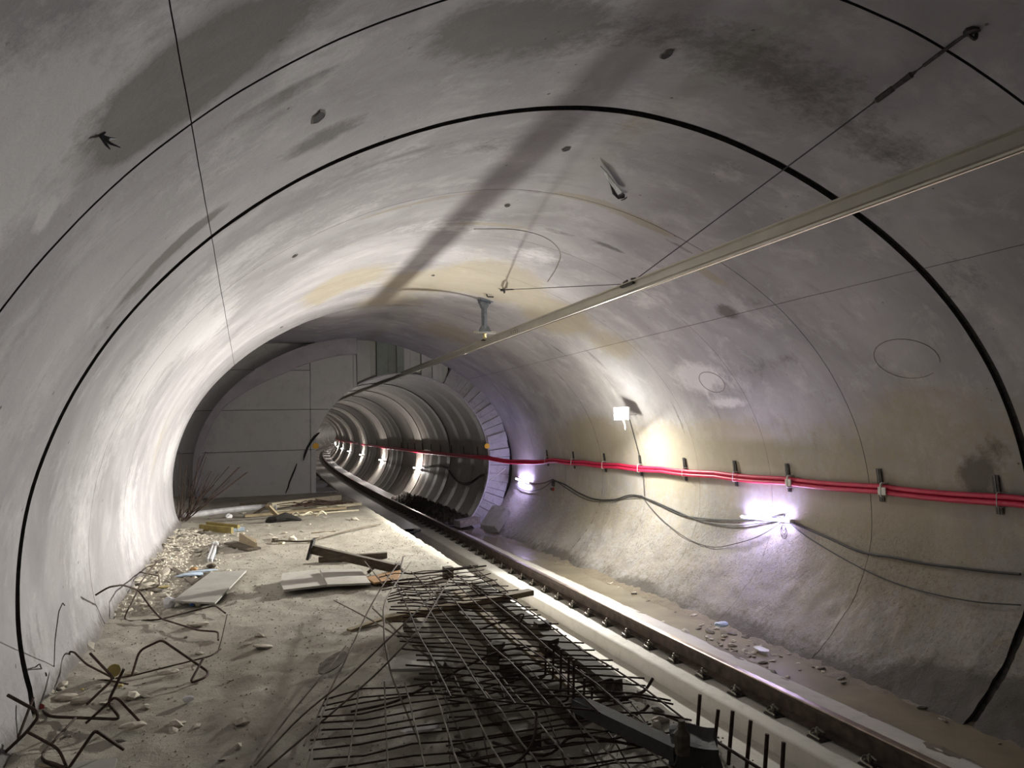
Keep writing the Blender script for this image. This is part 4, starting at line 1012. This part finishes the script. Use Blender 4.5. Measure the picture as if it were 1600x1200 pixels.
# dark concrete beam and block
t = empty('concrete_beam', G(980, 1130, .12)); o0 = t.location
b_ = MB(); b_.bar(G(903,1100,.20)-o0, G(1062,1176,.20)-o0, .085, .07); o = b_.build('beam', 'darkconc', t)
tag(t, 'dark grey square concrete beam lying over the mats at the bottom right', 'beam')
bm = bmesh.new(); bmesh.ops.create_cube(bm, size=1); bmesh.ops.subdivide_edges(bm, edges=bm.edges, cuts=6, use_grid_fill=True)
for v in bm.verts:
    v.co = Vector((v.co.x*.22, v.co.y*.26, v.co.z*.20)); v.co += v.normal*0 + Vector((noise.noise(v.co*7), noise.noise(v.co*7+Vector((9,0,0))), noise.noise(v.co*7+Vector((0,9,0)))))*.035
me = bpy.data.meshes.new('block'); bm.to_mesh(me); bm.free(); o = link('concrete_block', me, 'darkconc'); o.location = G(1086, 1185, .14); o.rotation_euler.z = -.5
tag(o, 'rough dark concrete block at the near end of the beam', 'block')
p = G(1066, 1160, .28)
tag(MB().tube([p + Vector((0,0,-.05)), p + Vector((0,0,.04)), p + Vector((0,0,.06)), p + Vector((0,0,.10))], [.035,.038,.018,.016], 10).build('small_bottle', 'woodd'), 'small dark bottle standing at the end of the concrete beam', 'bottle')

# rubble
def rock(r, seed, flatn=.6):
    bm = bmesh.new(); bmesh.ops.create_icosphere(bm, subdivisions=1, radius=r)
    for v in bm.verts:
        k = 1 + .45*noise.noise(v.co*(1.3/r) + Vector((seed*3.1, seed, 0))); v.co *= k; v.co.z *= flatn
    me = bpy.data.meshes.new('rock'); bm.to_mesh(me); bm.free(); return me
rocks = [rock(.05, i, .3 + .08*i) for i in range(6)]
for me in rocks: me.materials.append(MT['chip'])
rocksd = [rock(.05, i+20, .5) for i in range(3)]
for me in rocksd: me.materials.append(MT['chipd'])
def scatter(nm, cnt, fn, lab, cat, grp, seed, smin=.5, smax=2, dk=.25):
    rr = random.Random(seed)
    for i in range(cnt):
        x, y, z = fn(rr); s = rr.uniform(smin, smax)*(1 if rr.random() < .8 else 1.6)
        o = link(nm, rr.choice(rocksd) if rr.random() < dk else rr.choice(rocks)); o.location = (x, y, z + .012*s)
        o.rotation_euler = (rr.uniform(-.3,.3), rr.uniform(-.3,.3), rr.uniform(0, 6.3)); o.scale = (s*rr.uniform(1,2), s, s*rr.uniform(.4, 1))
        tag(o, lab, cat, grp)
def f1(r):
    y = r.uniform(8.6, 14.2); x = -1.25 + abs(r.gauss(0, .38)); return x, y, fplat(x, y)
scatter('rubble_chip', 115, f1, 'pale broken concrete chip in the debris along the left wall foot', 'rubble', 'rubble strip along the left wall', 1, .35, 1.25)
def f2(r):
    q = r.random(); p = G(r.uniform(20, 420), r.uniform(900, 1190)); return max(p.x, -1.2), p.y, fplat(max(p.x, -1.2), p.y)
scatter('rubble_chip', 38, f2, 'small stone lying loose on the dusty platform at left', 'rubble', 'loose stones on the near platform', 2, .25, .8, .3)
def f3(r):
    p = G(r.uniform(700, 1040), r.uniform(1080, 1200)); return p.x, p.y, fplat(p.x, p.y)
scatter('rubble_chip', 38, f3, 'broken stone lying under the rebar mats', 'rubble', 'stones under the rebar mats', 3, .4, 1.0, .4)
def f4(r):
    y = 8.3 + r.gauss(0, .8); x = 6.35 + r.uniform(-.35, .3); return x, y, -1.325
scatter('rubble_chip', 55, f4, 'pale gravel piece in the heap at the water edge of the right wall', 'rubble', 'gravel heap at the water edge', 4, .3, .9, .3)
def f5(r):
    y = r.uniform(4.5, 13); x = 6.62 + r.uniform(-.08, .12); return x, y, -1.325
scatter('rubble_chip', 28, f5, 'small stone along the foot of the right wall', 'rubble', 'stones along the right wall foot', 5, .25, .8, .5)
def f6(r):
    p = G(r.uniform(290, 560), r.uniform(800, 850)); return p.x, p.y, fplat(p.x, p.y)
scatter('rubble_chip', 24, f6, 'small stone scattered on the far part of the platform', 'rubble', 'stones on the far platform', 6, .3, 1.0, .3)
# crushed fragments between the chips, too small to pick apart
rr = random.Random(21); b_ = MB()
for i in range(2600):
    y = rr.uniform(7.8, 14.6); x = -1.28 + abs(rr.gauss(0, .42)); s = rr.uniform(.008, .03); z = fplat(x, y); a = rr.uniform(0, 6.3); h = s*rr.uniform(.3, 1.1)
    c_, s_ = math.cos(a)*s, math.sin(a)*s
    b_.add([(x+c_*1.8, y+s_*1.8, z), (x-s_, y+c_, z), (x-c_*1.5, y-s_*1.5, z), (x+s_, y-c_, z), (x+c_*.5, y+s_*.5, z+h), (x-c_*.6, y, z+h*.8)], [(0,1,4),(1,2,5),(1,5,4),(2,3,5),(3,4,5),(3,0,4)])
tag(b_.build('debris', 'chip'), 'crushed concrete fragments strewn between the chips along the left wall', 'debris', kind='stuff')
rr = random.Random(22); b_ = MB()
for i in range(900):
    y = rr.uniform(YB+.2, 31); x = 6.55 + cx_off(y) + rr.gauss(-.35, .28); s = rr.uniform(.02, .09); z = -1.24 + max(0, x-5.9-cx_off(y))*.45; a = rr.uniform(0, 6.3); h = s*rr.uniform(.5, 1.3)
    c_, s_ = math.cos(a)*s, math.sin(a)*s
    if x > 6.5 + cx_off(y) or x < 5.7: continue
    b_.add([(x+c_*1.8, y+s_*1.8, z-.05), (x-s_, y+c_, z-.05), (x-c_*1.5, y-s_*1.5, z-.05), (x+s_, y-c_, z-.05), (x+c_*.5, y+s_*.5, z+h), (x-c_*.6, y, z+h*.8)], [(0,1,4),(1,2,5),(1,5,4),(2,3,5),(3,4,5),(3,0,4)])
tag(b_.build('spoil', 'dark_spoil'), 'dark spoil heaped between the track and the wall just inside the bore', 'spoil', kind='stuff')
# fine grit
rr = random.Random(8); b_ = MB()
for i in range(5000):
    y = 2.6 + 12*rr.random()**1.6; x = rr.uniform(-1.25, 2.48); s = rr.uniform(.003, .008)*(1 + y*.05); z = fplat(x, y)
    a = rr.uniform(0, 6.3); c_, s_ = math.cos(a)*s, math.sin(a)*s
    b_.add([(x+c_*1.5, y+s_*1.5, z-.002), (x-s_, y+c_, z-.002), (x-c_*1.2, y-s_*1.2, z-.002), (x+s_, y-c_, z-.002), (x, y, z+s*.9)], [(0,1,4),(1,2,4),(2,3,4),(3,0,4)])
tag(b_.build('grit', 'chipg'), 'fine grit and dust crumbs strewn over the platform', 'grit', kind='stuff')

# litter
def blob(name, px, py, r, m, label, cat, sc3=(1,1,.5), z=.03):
    bm = bmesh.new(); bmesh.ops.create_icosphere(bm, subdivisions=2, radius=r)
    for v in bm.verts: v.co *= 1 + .35*noise.noise(v.co*(2/r) + Vector((px, py, 0))); v.co = Vector((v.co.x*sc3[0], v.co.y*sc3[1], v.co.z*sc3[2]))
    me = bpy.data.meshes.new(name); bm.to_mesh(me); bm.free(); o = link(name, me, m); p = G(px, py, z); p.x = max(p.x, -1.28); o.location = p; return tag(o, label, cat)
blob('plastic_bag', 264, 942, .06, 'plastic', 'crumpled clear plastic bag at the left corner of the grey board', 'bag', (1,1,1.1), .05)
blob('bottle_cap', 300, 944, .022, 'bluep', 'small blue cap in front of the grey board', 'cap', (1,1,1))
blob('paper_scrap', 309, 944, .025, 'chip', 'beige paper scrap beside the blue cap', 'paper', (1,.6,1))
blob('blue_rag', 297, 898, .10, 'ltblue', 'pale blue plastic rag above the grey board', 'rag', (1.6,.8,.25))
blob('plastic_film', 318, 892, .10, 'ltblue', 'thin bluish film trailing right of the blue rag', 'film', (1.8,.6,.12))
blob('red_rag', 80, 1068, .05, 'redcloth', 'dark red rag at the left wall foot', 'rag', (1.3,1,.4))
blob('red_rag', 62, 1107, .03, 'redcloth', 'reddish clump at the end of the triangle bar', 'rag', (1,1,.8), .04)
blob('white_scrap', 109, 1040, .05, 'plastic', 'long white scrap by the left wall foot', 'scrap', (1.8,.7,.4))
blob('stone', 70, 1086, .05, 'chip', 'rounded stone nearest the wall in the row of three', 'stone', (1.3,1,.7))
blob('stone', 98, 1092, .055, 'chip', 'long flat stone in the middle of the row of three', 'stone', (1.6,.8,.5))
blob('stone', 126, 1095, .045, 'chip', 'right stone in the row of three', 'stone', (1.4,.8,.5))
blob('stone', 206, 1134, .05, 'chip', 'flat slab stone right of the hook bar', 'stone', (1.5,.9,.35))
blob('white_tuft', 294, 1092, .03, 'plastic', 'small white crumpled tuft on the open dusty floor', 'scrap', (1.2,.8,.7))
blob('yellow_scrap', 188, 1071, .02, 'yellowd', 'small yellow scrap under the gable bar', 'scrap', (1,1,.5))
blob('yellow_scrap', 128, 1077, .012, 'yellowd', 'tiny yellow scrap between wall and elbow bar', 'scrap', (1,1,.5))
blob('yellow_scrap', 255, 917, .05, 'yellowd', 'flat dull yellow scrap right of the stirrup loop', 'scrap', (1.4,.8,.2))
blob('paper_scrap', 262, 1050, .05, 'chip', 'pale crushed paper inside the gable bar', 'paper', (1.5,.8,.35))
blob('paper_scrap', 310, 975, .06, 'chip', 'pale crushed paper behind the gable bar', 'paper', (1.5,.8,.3))
blob('brick_piece', 303, 889, .05, 'orange', 'orange brick piece left of the metal profile', 'brick')
blob('cup', 330, 884, .05, 'woodd', 'squashed brown cup below the metal profile', 'cup', (1.3,.8,.6))
blob('white_stone', 357, 807, .07, 'white', 'white lump in front of the pale pipe', 'stone', (1,1,.9))
blob('foam_lump', 1128, 975, .08, 'ltblue', 'pale blue plastic lump at the right wall foot', 'scrap', (1.3,1,.5), -1.22)
blob('plastic_sheet', 1190, 1014, .085, 'plastic', 'white foam patch floating at the water edge', 'foam', (.8,1.6,.12), -1.28)
blob('plastic_scrap', 660, 1138, .07, 'plastic', 'white plastic scrap under the second rebar mat', 'scrap', (1.6,.6,.2))
p = G(177, 1049, .06)
tag(MB().tube([p + Vector((0,.02,0)), p + Vector((.006,-.02,.01))], .045, 18).build('round_lid', 'yellowd'), 'round pale yellow lid standing on edge beyond the elbow bar', 'lid')
flat([(105,1205),(112,1192),(183,1185),(178,1205)], .03, .006, 'sheet', 'grey_board', 'pale board corner entering at the bottom edge of the picture')
flat([(0,1196),(4,1184),(60,1190),(80,1200)], .02, .01, 'wood', 'brown_board', 'brown board corner at the bottom left edge')
# broken slab and kerb piece at the bore mouth
p = Yp(770, 817, 20.0); 
tag(MB().bar(Vector((6.55,19.6,-1.15)), Vector((7.05,19.9,-.65)), .55, .28).build('broken_slab', 'block'), 'broken concrete slab leaning at the wall foot by the bore mouth', 'slab')
tag(MB().bar(Vector((5.9,20.7,-1.10)), Vector((6.6,20.9,-1.05)), .35, .20).build('fallen_block', 'chipd'), 'fallen dark block under the ring blocks', 'block')
tag(MB().tube(catmull([Vector((2.45,19.2,-.6)), Vector((2.7,19.3,-.9)), Vector((3.2,19.4,-1.1)), Vector((4.0,19.6,-1.12)), Vector((4.6,19.9,-1.1))], 5), .03, 8).build('dark_hose', 'black'), 'dark hose crossing the trench by the end of the platform', 'hose')
tag(MB().tube([Yp(790,732,19.9), Yp(763,752,20.6)], .012, 6).build('pale_rod', 'white'), 'thin white rod leaning against the ring blocks', 'rod')
